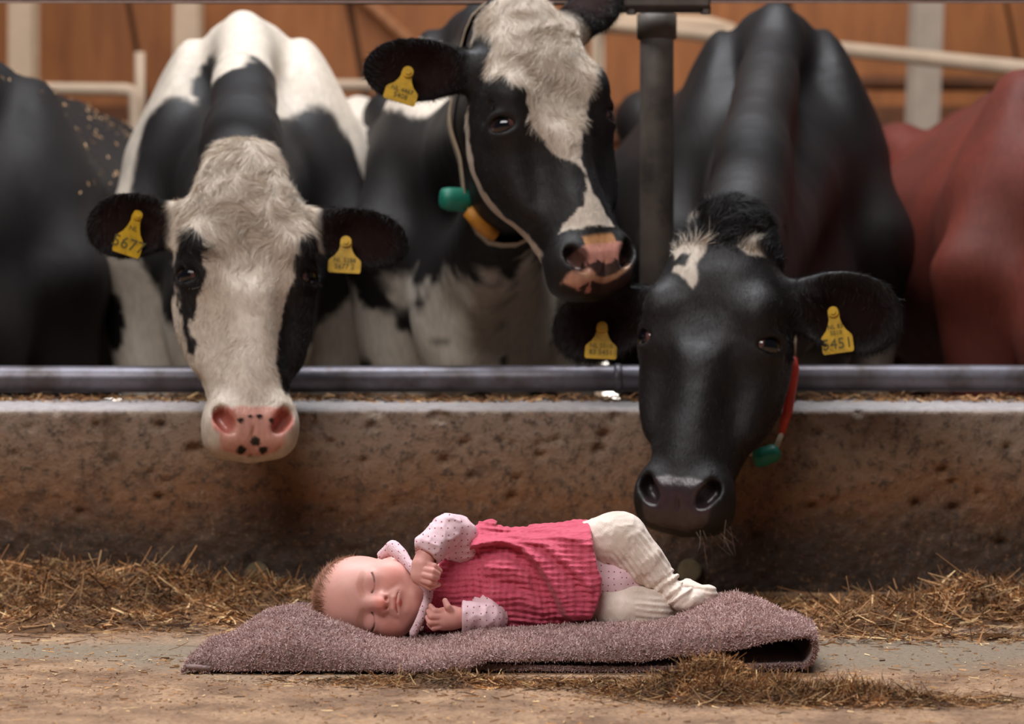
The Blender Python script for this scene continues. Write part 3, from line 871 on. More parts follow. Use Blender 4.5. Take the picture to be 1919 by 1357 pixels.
def text_mesh(name, text, size, mat):
    cu = bpy.data.curves.new('txt', 'FONT'); cu.body = text; cu.size = size * 1.35
    cu.align_x = 'CENTER'; cu.align_y = 'CENTER'; cu.resolution_u = 2; cu.extrude = 0.0002
    t = bpy.data.objects.new('txt', cu); COL.objects.link(t)
    bpy.context.view_layer.update()
    me = bpy.data.meshes.new_from_object(t.evaluated_get(bpy.context.evaluated_depsgraph_get()))
    bpy.data.objects.remove(t); bpy.data.curves.remove(cu)
    me.name = name; me.materials.clear(); me.materials.append(mat)
    return link(bpy.data.objects.new(name, me))

m_hide = vcol_mat('cow_hide', rough=0.56, spec=0.34, var=0.26, scale=70, bmp=0.35, dist=0.002, stretch=(1.6, 1.2, 0.5), sheen=0.0, wet=0.2, fine=230)
m_eye = vcol_mat('cow_eye', rough=0.06, spec=0.8, var=0.0, bmp=0)
m_tag = plain('yellow_plastic', srgb(204, 160, 26), 0.45, 0, 0.35, 60, 0.05)
m_ink = plain('tag_ink', srgb(84, 76, 28), 0.7, 0, 0.1)

BLACK = np.array(srgb(25, 20, 19)); WHITE = np.array(srgb(214, 199, 182)); PINK = np.array(srgb(216, 158, 142)); INEAR = np.array(srgb(36, 22, 19))
RED = np.array(srgb(94, 42, 31))

def mixc(a, b, t): return a * (1 - t[:, None]) + b * t[:, None]
def face_poly(cow, pts, plane=0.0):
    """pixels of the photograph laid onto the plane y = plane of the head (its face)"""
    out = []
    cl = cow.w2h(np.array([[0, 0, CAM_H]]))[0]
    for px, py in pts:
        fl = cow.w2h(W(px, py, 4.0)[None])[0]
        d = fl - cl; t = (plane - cl[1]) / d[1]
        q = cl + d * t
        out.append((q[0], q[2]))
    return np.array(out)
def patch(Hc, poly, nz=0.006, soft=0.002, seed=0.0, scale=70):
    q = poly_sd(Hc[:, [0, 2]], poly) + fbm(Hc, scale, 3, seed) * nz
    return sstep(soft, -soft, q)
def blob(Bc, c, r, nz=0.12, scale=7, seed=0.0, soft=0.03, sx=None):
    q = np.sqrt((((Bc - np.array(c)) / np.array(r)) ** 2).sum(1)) - 1 + fbm(Bc, scale, 3, seed) * nz
    m = sstep(soft, -soft, q)
    return m
def nose_mask(Hc, nz=0.004):
    """the bare skin between and around the nostrils"""
    x = np.abs(Hc[:, 0]); v = -Hc[:, 2]
    q = np.sqrt((x / 0.055) ** 4 + ((v - 0.472) / 0.037) ** 4) ** 0.5 - 1
    return sstep(0.06, -0.06, q + fbm(Hc, 60, 2) * 0.08) * sstep(0.065, 0.050, Hc[:, 1])
def nostril_mask(Hc):
    q = np.sqrt(((np.abs(Hc[:, 0]) - 0.049) / 0.021) ** 2 + ((Hc[:, 2] + 0.456) / 0.024) ** 2)
    return sstep(1.15, 0.75, q) * sstep(0.05, 0.04, Hc[:, 1])
def ear_mask(cow, Hc):
    m = np.zeros(len(Hc)); inn = np.zeros(len(Hc))
    for e in cow.ears:
        l, h, n = e.coords(Hc)
        m = np.maximum(m, sstep(0.02, 0.045, l) * (np.abs(h) < 0.12) * (np.abs(n) < 0.10))
        u = (l - e.len * 0.56) / (e.len * 0.46)
        rad = np.sqrt(u * u + (h / e.half) ** 2)
        inn = np.maximum(inn, sstep(0.95, 0.55, rad) * (np.abs(n) < 0.06))
    return m, inn

m_fur = vcol_mat('cow_fur', rough=0.6, spec=0.3, var=0.0, bmp=0)
def fur(cow, name, weight, n, length, width, lift=0.35, swirl=0.8, curl=0.5, down=None, seg=3, seed=0.0, freq=22):
    """short coat hair as one part of the cow"""
    V, Fq = cow.V, cow.F
    N = vnormals(V, Fq)
    P, fi, vi = scatter(V, Fq, n, weight)
    n_ = N[vi]
    dn = cow.R @ np.array([0, 0, -1.0]) if down is None else np.array(down, float)
    ang = fbm(P, freq, 2, seed) * math.pi * swirl
    t = dn - n_ * (n_ @ dn)[:, None]; t /= np.linalg.norm(t, axis=1)[:, None] + 1e-9
    b_ = np.cross(n_, t)
    t2 = t * np.cos(ang)[:, None] + b_ * np.sin(ang)[:, None]
    D = t2 * (1 - lift) + n_ * lift + RNG.normal(size=(n, 3)) * 0.12
    D /= np.linalg.norm(D, axis=1)[:, None]
    L = length * (0.6 + 0.7 * RNG.random(n))
    bend = (np.cross(n_, t2) * (fbm(P, freq * 2.2, 2, seed + 5)[:, None] * curl * 2) - n_ * lift * 0.8)
    col = cow.C[vi].copy(); col[:, :3] *= (0.70 + 0.5 * RNG.random(n))[:, None]; col[:, 3] = 1
    Vr, Fr, Cr = ribbons(P - n_ * 0.0005, D, L, np.full(n, width), col, bend, seg)
    o = make_mesh(name, Vr, Fr, m_fur, None, Cr)
    o['kind'] = 'stuff'
    return cow.part(o)

def neck_ring(cow, frac, tilt=0.0, n=56, drop=0.0):
    """points around the neck at frac of the way from the head to the withers, lying on the hide"""
    b0 = cow.h2w((0, 0.165, -0.115))[0]; b1 = cow.b2w((0, 0.0, 1.06))[0]
    ax = (b1 - b0) / np.linalg.norm(b1 - b0); c0 = b0 + (b1 - b0) * frac
    e1 = np.array([1.0, 0, 0]); e1 -= ax * (e1 @ ax); e1 /= np.linalg.norm(e1); e2 = np.cross(e1, ax); e2 *= np.sign(e2[2])
    e2 = e2 * math.cos(tilt) + ax * math.sin(tilt)
    th = np.arange(n) * 2 * math.pi / n
    D = np.cos(th)[:, None] * e1 + np.sin(th)[:, None] * e2
    rs = np.linspace(0.02, 0.45, 110)
    P = (c0 + D[:, None, :] * rs[None, :, None]).reshape(-1, 3).astype(f32)
    d = cow.all(P).reshape(n, len(rs))
    k = np.argmax(d > 0.0, axis=1); r = rs[k]
    for _ in range(3): r = np.maximum(r, (np.roll(r, 1) + np.roll(r, -1)) / 2)
    return c0 + D * (r + 0.004)[:, None], ax, D
def strap(cow, frac, width, mat, name='collar_strap', tilt=0.0, label=None):
    R, ax, D = neck_ring(cow, frac, tilt); n = len(R)
    V = []
    for o1, o2 in ((-1, 0), (-1, 1), (1, 1), (1, 0)):
        V.append(R + ax * o1 * width / 2 + D * o2 * 0.004)
    V = np.stack(V, 1).reshape(-1, 3)
    F = [(4 * i + j, 4 * i + (j + 1) % 4, 4 * ((i + 1) % n) + (j + 1) % 4, 4 * ((i + 1) % n) + j) for i in range(n) for j in range(4)]
    o = make_mesh(name, V, np.array(F), mat, None)
    if label: o['label'] = label
    cow.part(o)
    return o, R, ax, D
def rounded_block(name, c, size, rot, mat, bev=0.3):
    mb = MB(); mb.box(c, size, min(size) * bev, rot)
    return mb.build(name, mat, None, False)

def ear_hair(cow, n, length):
    Hh = cow.w2h(cow.V); w = np.zeros(len(Hh))
    for e in cow.ears:
        l, h, nn_ = e.coords(Hh); u = (l - e.len * 0.56) / (e.len * 0.46)
        rad = np.sqrt(u * u + (h / e.half) ** 2)
        w = np.maximum(w, sstep(0.25, 0.9, rad) * (l > 0.03) * (l < e.len * 1.2) * (np.abs(h) < 0.09) * (np.abs(nn_) < 0.05))
    fur(cow, 'ear_hair', w, n, length, 0.0006, 0.35, 0.6, 0.5, seed=2.0)

def coat(cow, n, length=0.007):
    Hh = cow.w2h(cow.V); v = -Hh[:, 2]
    eye = np.sqrt(((np.abs(Hh[:, 0]) - EYE[0]) / 0.04) ** 2 + ((Hh[:, 1] - EYE[1]) / 0.04) ** 2 + ((Hh[:, 2] - EYE[2]) / 0.028) ** 2)
    w = is_head(Hh) * sstep(0.430, 0.415, v) * sstep(0.0, 0.04, v) * (eye > 1) * (np.abs(Hh[:, 0]) < 0.13) * sstep(0.16, 0.10, Hh[:, 1])
    fur(cow, 'face_coat', w, n, length, 0.0005, 0.16, 0.45, 0.35, seg=2, seed=8.0)
m_strap = plain('strap_webbing', srgb(186, 166, 140), 0.8, 0, 0.2, 80)
m_green = plain('green_plastic', srgb(30, 128, 104), 0.45, 0, 0.2, 30)
m_redp = plain('red_plastic', srgb(206, 62, 44), 0.45, 0, 0.2, 30)
m_orange = plain('orange_webbing', srgb(206, 136, 40), 0.6, 0, 0.2, 60)
FLAGS = dict(cows=(0, 1, 2, 3, 4))
COWS = {}
def is_head(Hc): return (np.abs(Hc[:, 0]) < 0.4) & (Hc[:, 2] > -0.6) & (Hc[:, 2] < 0.12) & (Hc[:, 1] < 0.26)

# ---- white-faced cow, second from the left
cA = Cow((469, 503, 4.02), 13, 14, 0.8, 0.955, (456, 18, 5.2), -3,
         [((-0.088, 0.075, -0.095), (-1, 0.05, -0.05), (-0.12, -1, 0.0), 0.184, 0.058),
          ((0.088, 0.075, -0.095), (1, 0.10, -0.20), (0.15, -1, 0.0), 0.200, 0.053)], wscale=1.08)
def colour_A(V, Hc, Bc):
    hd = is_head(Hc)
    c = np.tile(WHITE, (len(V), 1))
    # body: black on the neck sides and the shoulders, white withers, white legs
    bl = np.maximum(blob(Bc, (-0.12, -0.36, 1.02), (0.12, 0.50, 0.28), seed=1.0), blob(Bc, (0.15, -0.26, 0.98), (0.12, 0.40, 0.28), seed=2.0))
    bl = np.maximum(bl, blob(Bc, (0.0, -0.58, 1.0), (0.24, 0.45, 0.36), seed=3.0))
    bl = np.maximum(bl, blob(Bc, (-0.06, 0.00, 1.24), (0.035, 0.10, 0.06), seed=4.0))
    bl = np.maximum(bl, blob(Bc, (-0.28, -0.02, 0.60), (0.05, 0.10, 0.06), seed=5.0))
    bl = np.maximum(bl, blob(Bc, (-0.27, -0.05, 0.74), (0.05, 0.10, 0.08), seed=6.0))
    bl *= 1 - blob(Bc, (-0.02, -0.34, 1.28), (0.06, 0.09, 0.09), nz=0.4, seed=7.0)
    bl *= ~hd | (Hc[:, 1] > 0.115)
    c = mixc(c, BLACK, bl)
    c *= (1 - 0.18 * sstep(0.0, 0.6, fbm(V, 5, 3, 2.0)))[:, None]
    fm = hd & (Hc[:, 1] < 0.22)
    P = lambda pts, pl=0.03: face_poly(cA, pts, pl)
    L = np.maximum(patch(Hc, P([(352, 425), (372, 455), (383, 520), (372, 560), (366, 600), (352, 590), (340, 575), (333, 540), (326, 520), (328, 480), (338, 455)], 0.03), seed=1),
                   patch(Hc, P([(340, 580), (360, 575), (352, 610), (366, 640), (366, 665), (352, 650), (345, 615)], 0.04), seed=2))
    Rr = patch(Hc, P([(590, 430), (560, 450), (545, 490), (550, 520), (535, 560), (530, 600), (515, 650), (513, 700), (532, 745), (540, 735), (600, 640), (640, 520)], 0.03), seed=3)
    m = np.maximum(L * (Hc[:, 0] < 0), Rr * (Hc[:, 0] > 0)) * fm
    c = mixc(c, BLACK, m)
    em, inn = ear_mask(cA, Hc); em = em * hd
    c = mixc(c, BLACK, em * sstep(0.012, 0.03, np.abs(Hc[:, 0]) - 0.106 + fbm(Hc, 60, 2) * 0.012)); c = mixc(c, INEAR, inn * hd)
    nm = nose_mask(Hc) * hd; c = mixc(c, PINK, nm); c = mixc(c, np.array(srgb(196, 118, 104)), nostril_mask(Hc) * hd)
    sp = np.zeros(len(V))
    for x, z, r in ((-0.022, -0.458, .006), (-0.005, -0.452, .004), (0.010, -0.452, .005), (0.030, -0.458, .005), (0.004, -0.490, .009), (-0.018, -0.503, .008), (0.018, -0.503, .007), (-0.002, -0.512, .005)):
        sp = np.maximum(sp, sstep(1.2, 0.8, np.hypot((Hc[:, 0] - x) / r, (Hc[:, 2] - z) / r * 1.3) + fbm(Hc, 200, 2) * 0.3))
    c = mixc(c, BLACK * 0.7, sp * nm)
    al = (0.5 + 0.5 * np.maximum(em, inn) * hd) * (1 - 0.85 * nm)
    return np.concatenate([c, al[:, None]], 1)

# ---- black and white cow in the middle
cB = Cow((1056, 208, 4.06), 28, 17, -6.5, 0.960, (905, -2, 5.15), -2,
         [((-0.088, 0.075, -0.085), (-1, -0.10, 0.0), (-0.10, -1, -0.1), 0.205, 0.056),
          ((0.078, 0.080, -0.050), (0.42, 0.55, 0.62), (0.35, 0.9, -0.3), 0.19, 0.054)])
def on_hide(cow, px, py):
    """where the hide lies behind this spot of the photograph"""
    D = np.linspace(4.15, 5.9, 220)
    v = cow.all(np.array([W(px, py, t) for t in D]).astype(f32))
    return W(px, py, D[np.argmax(v < 0)] + 0.008)
DEW = [on_hide(cB, *p) for p in ((925, 520), (908, 560), (888, 620), (868, 680), (862, 720))]   # loose fold of skin down the throat
cB.extra = [(a_, b_, 0.016, 0.016, 0.05) for a_, b_ in zip(DEW[:-1], DEW[1:])]
def colour_B(V, Hc, Bc):
    hd = is_head(Hc)
    c = np.tile(BLACK, (len(V), 1))
    wh = sstep(0.03, -0.03, Bc[:, 2] - 0.80 + fbm(V, 9, 3, 1.0) * 0.10 + fbm(V, 30, 2, 3.0) * 0.04 - 0.10 * sstep(0.0, 0.2, Bc[:, 0])) * (Bc[:, 1] > -0.6)
    dots = sstep(0.25, 0.40, fbm(V * np.array([1, 0.4, 1]), 14, 2, 5.0)); wh = wh * (1 - dots * (Bc[:, 2] > 0.55))
    wh = np.maximum(wh, blob(Bc, (-0.12, 0.35, 1.22), (0.10, 0.5, 0.12), seed=6.0))
    wh = np.maximum(wh, blob(Bc, (-0.33, 0.5, 1.0), (0.08, 0.35, 0.4), seed=7.0))
    wh = np.maximum(wh, blob(Bc, (0.30, 0.3, 1.0), (0.06, 0.2, 0.25), seed=8.0))
    c = mixc(c, WHITE, wh * (~hd))
    dw = chain(V.astype(f32), DEW, [0.020, 0.024, 0.024, 0.022, 0.022])
    c = mixc(c, np.array(srgb(206, 190, 172)), sstep(0.008, -0.004, dw + fbm(V, 40, 2) * 0.006) * (Bc[:, 2] < 1.0))
    P = lambda pts, pl=0.0: face_poly(cB, pts, pl)
    bz = patch(Hc, P([(935, -10), (940, 60), (930, 115), (952, 150), (982, 168), (994, 215), (1012, 245), (1030, 275), (1055, 300), (1075, 308), (1088, 330), (1093, 355), (1086, 385), (1062, 418), (1056, 432),
                      (1150, 425), (1120, 385), (1107, 370), (1098, 345), (1092, 320), (1083, 300), (1088, 250), (1105, 200), (1112, 150), (1120, 95), (1145, 120), (1160, 60), (1100, -10), (1000, -60)], 0.0), nz=0.007, seed=1)
    c = mixc(c, WHITE, bz * hd * (Hc[:, 1] < 0.12))
    # pale jaw
    vv = -Hc[:, 2]; jb = np.interp(vv, HV, HB)
    jw = sstep(-0.004, 0.004, Hc[:, 1] - (jb - 0.108 + 0.03 * sstep(0.20, 0.34, vv)) + fbm(Hc, 45, 3, 4.0) * 0.014) * (vv > 0.13) * sstep(0.43, 0.41, vv) * (Hc[:, 0] < 0.02)
    c = mixc(c, np.array(srgb(206, 190, 172)), jw * hd)
    em, inn = ear_mask(cB, Hc); em = em * hd
    c = mixc(c, BLACK, em); c = mixc(c, INEAR, inn * hd)
    nm = nose_mask(Hc) * hd
    pk = sstep(-0.10, 0.02, fbm(Hc, 85, 2, 3.3) + 0.55 * sstep(-0.478, -0.452, Hc[:, 2]) + 0.05 - 0.75 * sstep(-0.462, -0.478, Hc[:, 2]) * sstep(-0.032, -0.018, Hc[:, 0]))
    c = mixc(c, np.array(srgb(66, 48, 46)), nm); c = mixc(c, np.array(srgb(208, 146, 130)), nm * pk)
    tan = sstep(0.012, 0.004, np.abs(Hc[:, 2] + 0.428)) * (np.abs(Hc[:, 0]) < 0.030) * hd * (Hc[:, 1] < 0.03)
    c = mixc(c, np.array(srgb(196, 140, 92)), tan * 0.9)
    lipl = sstep(1.1, 0.8, np.hypot((Hc[:, 0] + 0.045) / 0.026, (Hc[:, 2] + 0.484) / 0.014) + fbm(Hc, 90, 2, 6.0) * 0.3) * (Hc[:, 1] < 0.06)
    c = mixc(c, np.array(srgb(204, 150, 126)), lipl * 0.9 * hd)
    lip = sstep(0.0055, 0.003, np.abs(Hc[:, 2] + 0.494 - 0.02 * (np.abs(Hc[:, 0]) / 0.05) ** 2)) * sstep(0.075, 0.055, Hc[:, 1]) * hd * (np.abs(Hc[:, 0]) < 0.052)
    c = mixc(c, np.array(srgb(196, 150, 118)), lip * 0.85)
    nn = nostril_mask(Hc) * hd; c = mixc(c, np.array(srgb(30, 22, 22)), nn * 0.8)
    al = (0.5 + 0.5 * np.maximum(em, inn) * hd) * (1 - 0.85 * nm)
    return np.concatenate([c, al[:, None]], 1)

# ---- black cow on the right, head low over the child
cC = Cow((1316, 624, 3.92), -20, 17, 3.6, 0.980, (1458, 0, 5.15), 0,
         [((-0.084, 0.085, -0.122), (-1, 0.62, -0.32), (-0.45, -1, -0.1), 0.235, 0.062),
          ((0.088, 0.075, -0.105), (1, 0.0, -0.22), (0.10, -1, 0.0), 0.215, 0.068)])
def colour_C(V, Hc, Bc):
    hd = is_head(Hc)
    c = np.tile(BLACK, (len(V), 1))
    brown = sstep(-0.1, 0.5, fbm(V, 3, 3, 8.0))
    c = mixc(c, BLACK * np.array([1.25, 1.05, 0.9]), brown * ~hd)
    P = lambda pts, pl=0.01: face_poly(cC, pts, pl)
    st = patch(Hc, P([(1242, 462), (1290, 458), (1330, 455), (1326, 480), (1310, 500), (1313, 535), (1305, 548), (1290, 530), (1262, 512), (1265, 500), (1290, 505), (1300, 482), (1280, 478), (1268, 488), (1258, 472)], 0.02), nz=0.004, soft=0.003, seed=1)
    st = np.maximum(st, patch(Hc, P([(1385, 465), (1410, 460), (1432, 476), (1405, 480)], 0.02), nz=0.003, soft=0.003, seed=2))
    st = np.maximum(st, patch(Hc, P([(1296, 423), (1308, 420), (1312, 428), (1300, 432)], 0.05), nz=0.001, soft=0.002, seed=3))
    c = mixc(c, WHITE * 0.85, st * hd * (Hc[:, 1] < 0.10))
    stripe = sstep(0.012, 0.004, np.abs(Bc[:, 1] - 0.30 + 0.18 * (Bc[:, 2] - 0.8))) * (Bc[:, 0] > 0.2) * ((Bc[:, 2] > 1.0) | (Bc[:, 2] < 0.92)) * (Bc[:, 2] > 0.7)
    c = mixc(c, WHITE * 0.9, stripe)
    lw = sstep(0.72, 0.60, Bc[:, 2] + fbm(V, 9, 2, 2.0) * 0.08) * (Bc[:, 1] < 0.4) * (Bc[:, 0] > 0.0)
    c = mixc(c, WHITE * 0.8, lw * ~hd)
    em, inn = ear_mask(cC, Hc); c = mixc(c, INEAR * 0.7, inn * hd)
    nm = nose_mask(Hc) * hd; c = mixc(c, np.array(srgb(58, 44, 46)), nm)
    al = (0.5 + 0.5 * inn * hd) * (1 - 0.85 * nm)
    return np.concatenate([c, al[:, None]], 1)

# ---- black cow cut off at the left edge, red-brown cow cut off at the right edge
cD = Cow((-420, 560, 4.3), -20, 24, 0, 0.985, (-60, 95, 5.1), 1,
         [((-0.088, 0.085, -0.095), (-1, 0.03, -0.1), (-0.15, -1, -0.12), 0.175, 0.056), ((0.088, 0.085, -0.095), (1, 0.03, -0.24), (0.20, -1, -0.05), 0.175, 0.052)])
def colour_D(V, Hc, Bc):
    c = np.tile(BLACK, (len(V), 1))
    c = mixc(c, BLACK * np.array([1.2, 1.05, 0.95]), sstep(-0.1, 0.5, fbm(V, 3, 3, 8.0)))
    nm = nose_mask(Hc) * is_head(Hc)
    return np.concatenate([c, (0.66 - 0.5 * nm)[:, None]], 1)
cE = Cow((2480, 560, 4.3), 20, 24, 0, 0.985, (2030, 75, 5.1), 2,
         [((-0.088, 0.085, -0.095), (-1, 0.03, -0.1), (-0.15, -1, -0.12), 0.175, 0.056), ((0.088, 0.085, -0.095), (1, 0.03, -0.24), (0.20, -1, -0.05), 0.175, 0.052)], wscale=1.05)
def colour_E(V, Hc, Bc):
    c = np.tile(RED, (len(V), 1))
    c = mixc(c, RED * np.array([1.3, 1.1, 1.0]), sstep(-0.3, 0.5, fbm(V, 6, 3, 8.0)))
    nm = nose_mask(Hc) * is_head(Hc)
    return np.concatenate([c, (0.66 - 0.5 * nm)[:, None]], 1)
if 0 in FLAGS['cows']:
    cA.build('white-faced cow with curly forehead, pink nose and a black patch on each eye', colour_A, m_hide); cA.eyes(m_eye)
    cA.tag_plate(0, 0.50, -0.016, 0.046, 0.068, -18, m_tag, m_ink, [('NL', -0.34, 0.12), ('5677', -0.74, 0.30)], (0.35, -1, 0.1))
    cA.tag_plate(1, 0.46, -0.012, 0.054, 0.052, -3, m_tag, m_ink, [('NL 5288', -0.60, 0.15), ('5677 2', -0.80, 0.17)], (-0.05, -1, 0.15))
    hw = lambda a_, b_: sstep(a_, b_, -cA.w2h(cA.V)[:, 2]) * is_head(cA.w2h(cA.V)) * (np.abs(cA.w2h(cA.V)[:, 0]) < 0.118)
    Hh = cA.w2h(cA.V)
    fur(cA, 'forehead_hair', sstep(0.24, 0.10, -Hh[:, 2]) * is_head(Hh) * (np.abs(Hh[:, 0]) < 0.112) * sstep(0.15, 0.11, Hh[:, 1]), 26000, 0.022, 0.0007, 0.28, 1.0, 0.9)
    fur(cA, 'face_hair', sstep(0.16, 0.24, -Hh[:, 2]) * sstep(0.44, 0.41, -Hh[:, 2]) * is_head(Hh) * sstep(0.06, 0.0, Hh[:, 1] - 0.06), 22000, 0.009, 0.0006, 0.18, 0.5, 0.4, seed=3.0)
    ear_hair(cA, 9000, 0.013)
if 1 in FLAGS['cows']:
    cB.build('black cow with broad white blaze and pink-speckled nose beside the steel post', colour_B, m_hide); cB.eyes(m_eye)
    cB.tag_plate(0, 0.64, 0.004, 0.054, 0.052, -17, m_tag, m_ink, [('NL 4467', -0.60, 0.15), ('5408', -0.80, 0.17)], (0.1, -1, 0.1))
    Hh = cB.w2h(cB.V)
    fur(cB, 'forehead_hair', sstep(0.30, 0.16, -Hh[:, 2]) * is_head(Hh) * (np.abs(Hh[:, 0]) < 0.112) * sstep(0.15, 0.11, Hh[:, 1]) * (cB.C[:, 0] > 0.1), 22000, 0.016, 0.0007, 0.22, 0.7, 0.6, seed=9.0)
    o_, R_, ax_, D_ = strap(cB, 0.22, 0.072, m_strap, tilt=-0.25, label='pale neck strap')
    ti = np.argmin(np.abs(CX + R_[:, 0] / R_[:, 1] * F_PX - 852) + np.abs(HY - (R_[:, 2] - CAM_H) / R_[:, 1] * F_PX - 365))
    rb = np.array(Matrix.Rotation(math.radians(-6), 3, 'Y') @ Matrix.Rotation(math.radians(35), 3, 'Z'))
    p_ = R_[ti] + np.array([-0.012, -0.02, -0.005])
    gb = cB.part(MB().tube([p_ + np.array(v) for v in ((-0.030, -0.012, 0.002), (-0.027, -0.011, 0.002), (-0.015, -0.006, 0.001), (0.010, 0.002, 0.0), (0.026, 0.008, -0.002), (0.029, 0.009, -0.002))], [0.010, 0.018, 0.021, 0.021, 0.019, 0.012], 18).build('responder', m_green, None, True)); gb['label'] = 'green plastic collar responder'
    oz = cB.part(MB().tube([p_ + np.array(v) for v in ((0.018, -0.012, -0.020), (0.034, -0.014, -0.036), (0.050, -0.010, -0.052), (0.066, 0.0, -0.062))], [0.012, 0.014, 0.014, 0.012], 10).build('collar_weight', m_orange, None, True))
    ear_hair(cB, 9000, 0.013)
    coat(cB, 26000)
if 2 in FLAGS['cows']:
    cC.build('black cow with small white forehead marks sniffing down behind the baby', colour_C, m_hide); cC.eyes(m_eye)
    cC.tag_plate(0, 0.56, 0.006, 0.052, 0.052, -3, m_tag, m_ink, [('NL 5010', -0.60, 0.15), ('83 5451', -0.80, 0.17)], (-0.05, -1, 0.15))
    cC.tag_plate(1, 0.46, -0.004, 0.050, 0.066, 8, m_tag, m_ink, [('NL 83', -0.36, 0.11), ('5010', -0.51, 0.11), ('5451', -0.78, 0.27)], (-0.25, -1, 0.1))
    Hh = cC.w2h(cC.V)
    fur(cC, 'poll_hair', sstep(0.060, 0.030, -Hh[:, 2]) * is_head(Hh) * (np.abs(Hh[:, 0]) < 0.105) * sstep(0.16, 0.12, Hh[:, 1]), 16000, 0.026, 0.0009, 0.40, 0.8, 0.9, seed=4.0, down=cC.R @ np.array([0.25, 0.3, 1.0]))
    st = cC.part(MB().tube([W(*p) for p in ((1440, 470, 4.22), (1470, 520, 4.20), (1486, 590, 4.17), (1488, 640, 4.15), (1486, 672, 4.14))], 0.0045, 10).build('collar_strap', m_strap, None, True)); st['label'] = 'pale neck strap'
    rd = cC.part(MB().tube([W(*p) for p in ((1487, 668, 4.140), (1486, 690, 4.138), (1482, 722, 4.135), (1476, 770, 4.13), (1464, 815, 4.12))], [0.0050, 0.0105, 0.0105, 0.0085, 0.005], 10).build('collar_buckle', m_redp, None, True)); rd['label'] = 'red plastic collar piece'
    s2 = cC.part(MB().tube([W(*p) for p in ((1465, 812, 4.12), (1456, 836, 4.115), (1440, 852, 4.115), (1405, 850, 4.14), (1350, 800, 4.22), (1310, 720, 4.30))], 0.0045, 10).build('collar_strap', m_strap, None, True))
    gb = cC.part(MB().tube([W(*p) for p in ((1412, 862, 4.11), (1416, 861, 4.11), (1430, 856, 4.11), (1450, 849, 4.11), (1458, 845, 4.11), (1460, 844, 4.11))], [0.008, 0.014, 0.016, 0.015, 0.012, 0.006], 18).build('responder', m_green, None, True)); gb['label'] = 'green plastic collar responder'
    ear_hair(cC, 11000, 0.016)
    coat(cC, 32000)
    Hh = cC.w2h(cC.V)
    P_, fi_, vi_ = scatter(cC.V, cC.F, 30, is_head(Hh) * sstep(0.470, 0.485, -Hh[:, 2]) * (Hh[:, 0] > 0.03) * (Hh[:, 1] < 0.10) * (Hh[:, 1] > 0.02))
    k_ = len(P_); D_ = np.array([0.35, -0.35, -1.0]) + RNG.normal(size=(k_, 3)) * 0.35; D_ /= np.linalg.norm(D_, axis=1)[:, None]
    Vb, Fb, Cb = ribbons(P_, D_, 0.012 + 0.028 * RNG.random(k_), np.full(k_, 0.0006), np.tile([*srgb(170, 150, 130), 1.0], (k_, 1)), RNG.normal(size=(k_, 3)) * 0.2, 3)
    wo_ = make_mesh('whiskers', Vb, Fb, m_fur, None, Cb.astype(f32)); wo_['kind'] = 'stuff'; cC.part(wo_)
if 3 in FLAGS['cows']:
    cD.build('plain black cow cut off by the left edge of the picture', colour_D, m_hide, fine=0.009, coarse=0.018); cD.eyes(m_eye)
    # bits of bedding clinging to its back
    Bd = cD.w2b(cD.V); Nd = vnormals(cD.V, cD.F)
    P_, fi_, vi_ = scatter(cD.V, cD.F, 260, sstep(0.1, 0.5, Nd[:, 2]) * (Bd[:, 2] > 1.0) * (Bd[:, 1] > 0.0) * (Bd[:, 0] > 0))
    k_ = len(P_); D_ = np.cross(Nd[vi_], RNG.normal(size=(k_, 3))); D_ /= np.linalg.norm(D_, axis=1)[:, None]
    Vb, Fb, Cb = ribbons(P_ + Nd[vi_] * 0.006, D_, 0.004 + 0.010 * RNG.random(k_), np.full(k_, 0.0028), np.tile([*srgb(196, 156, 116), 1.0], (k_, 1)), None, 1, 0.8)
    bo_ = make_mesh('bedding_bits', Vb, Fb, m_fur, None, Cb.astype(f32)); bo_['kind'] = 'stuff'; cD.part(bo_)
if 4 in FLAGS['cows']:
    cE.build('red-brown cow cut off by the right edge of the picture', colour_E, m_hide, fine=0.009, coarse=0.018); cE.eyes(m_eye)
# ---------------------------------------------------------------- folded towel
TW_RIDGE = np.array([[330, .030], [365, .034], [392, .043], [420, .037], [445, .046], [480, .064], [530, .070], [575, .069], [640, .056], [700, .039], [780, .036], [940, .040], [1110, .047], [1240, .053], [1330, .073], [1400, .084], [1450, .074], [1500, .056], [1540, .040]])
TW_EDGE = np.array([[330, .006], [440, .005], [880, .008], [905, .014], [1200, .015], [1300, .021], [1380, .031], [1440, .040], [1490, .047], [1540, .045]])
def px_of(x, d=3.22): return CX + x / d * F_PX
def towel_top(x, d):
    p = px_of(x)
    zr = np.interp(p, TW_RIDGE[:, 0], TW_RIDGE[:, 1]); ze = np.interp(p, TW_EDGE[:, 0], TW_EDGE[:, 1])
    u = np.clip((d - 3.185) / 0.105, 0, 1)
    zr = zr - 0.003 - 0.006 * sstep(560, 620, p) * sstep(860, 780, p)
    z = ze + (zr - ze) * (0.42 * np.sqrt(np.clip(u / 0.10, 0, 1)) + 0.58 * np.sin(u * math.pi / 2) ** 1.1)
    lie = sstep(600, 680, p) * sstep(1340, 1250, p)
    dip = sstep(3.295, 3.345, d)
    z = z - dip * (lie * np.maximum(zr - 0.024, 0) + (1 - lie) * 0.006)
    z = z * (1 - 0.55 * sstep(3.38, 3.60, d)) + 0.001 + 0.003 * sstep(860, 920, p)
    P = np.stack([x, d, np.zeros_like(x)], 1)
    return z + fbm(P, 14, 2, 3.0) * 0.0032 + fbm(P, 40, 2, 7.0) * 0.0012
rows = np.concatenate([np.linspace(3.185, 3.30, 24), np.linspace(3.31, 3.62, 34)])
grid = []
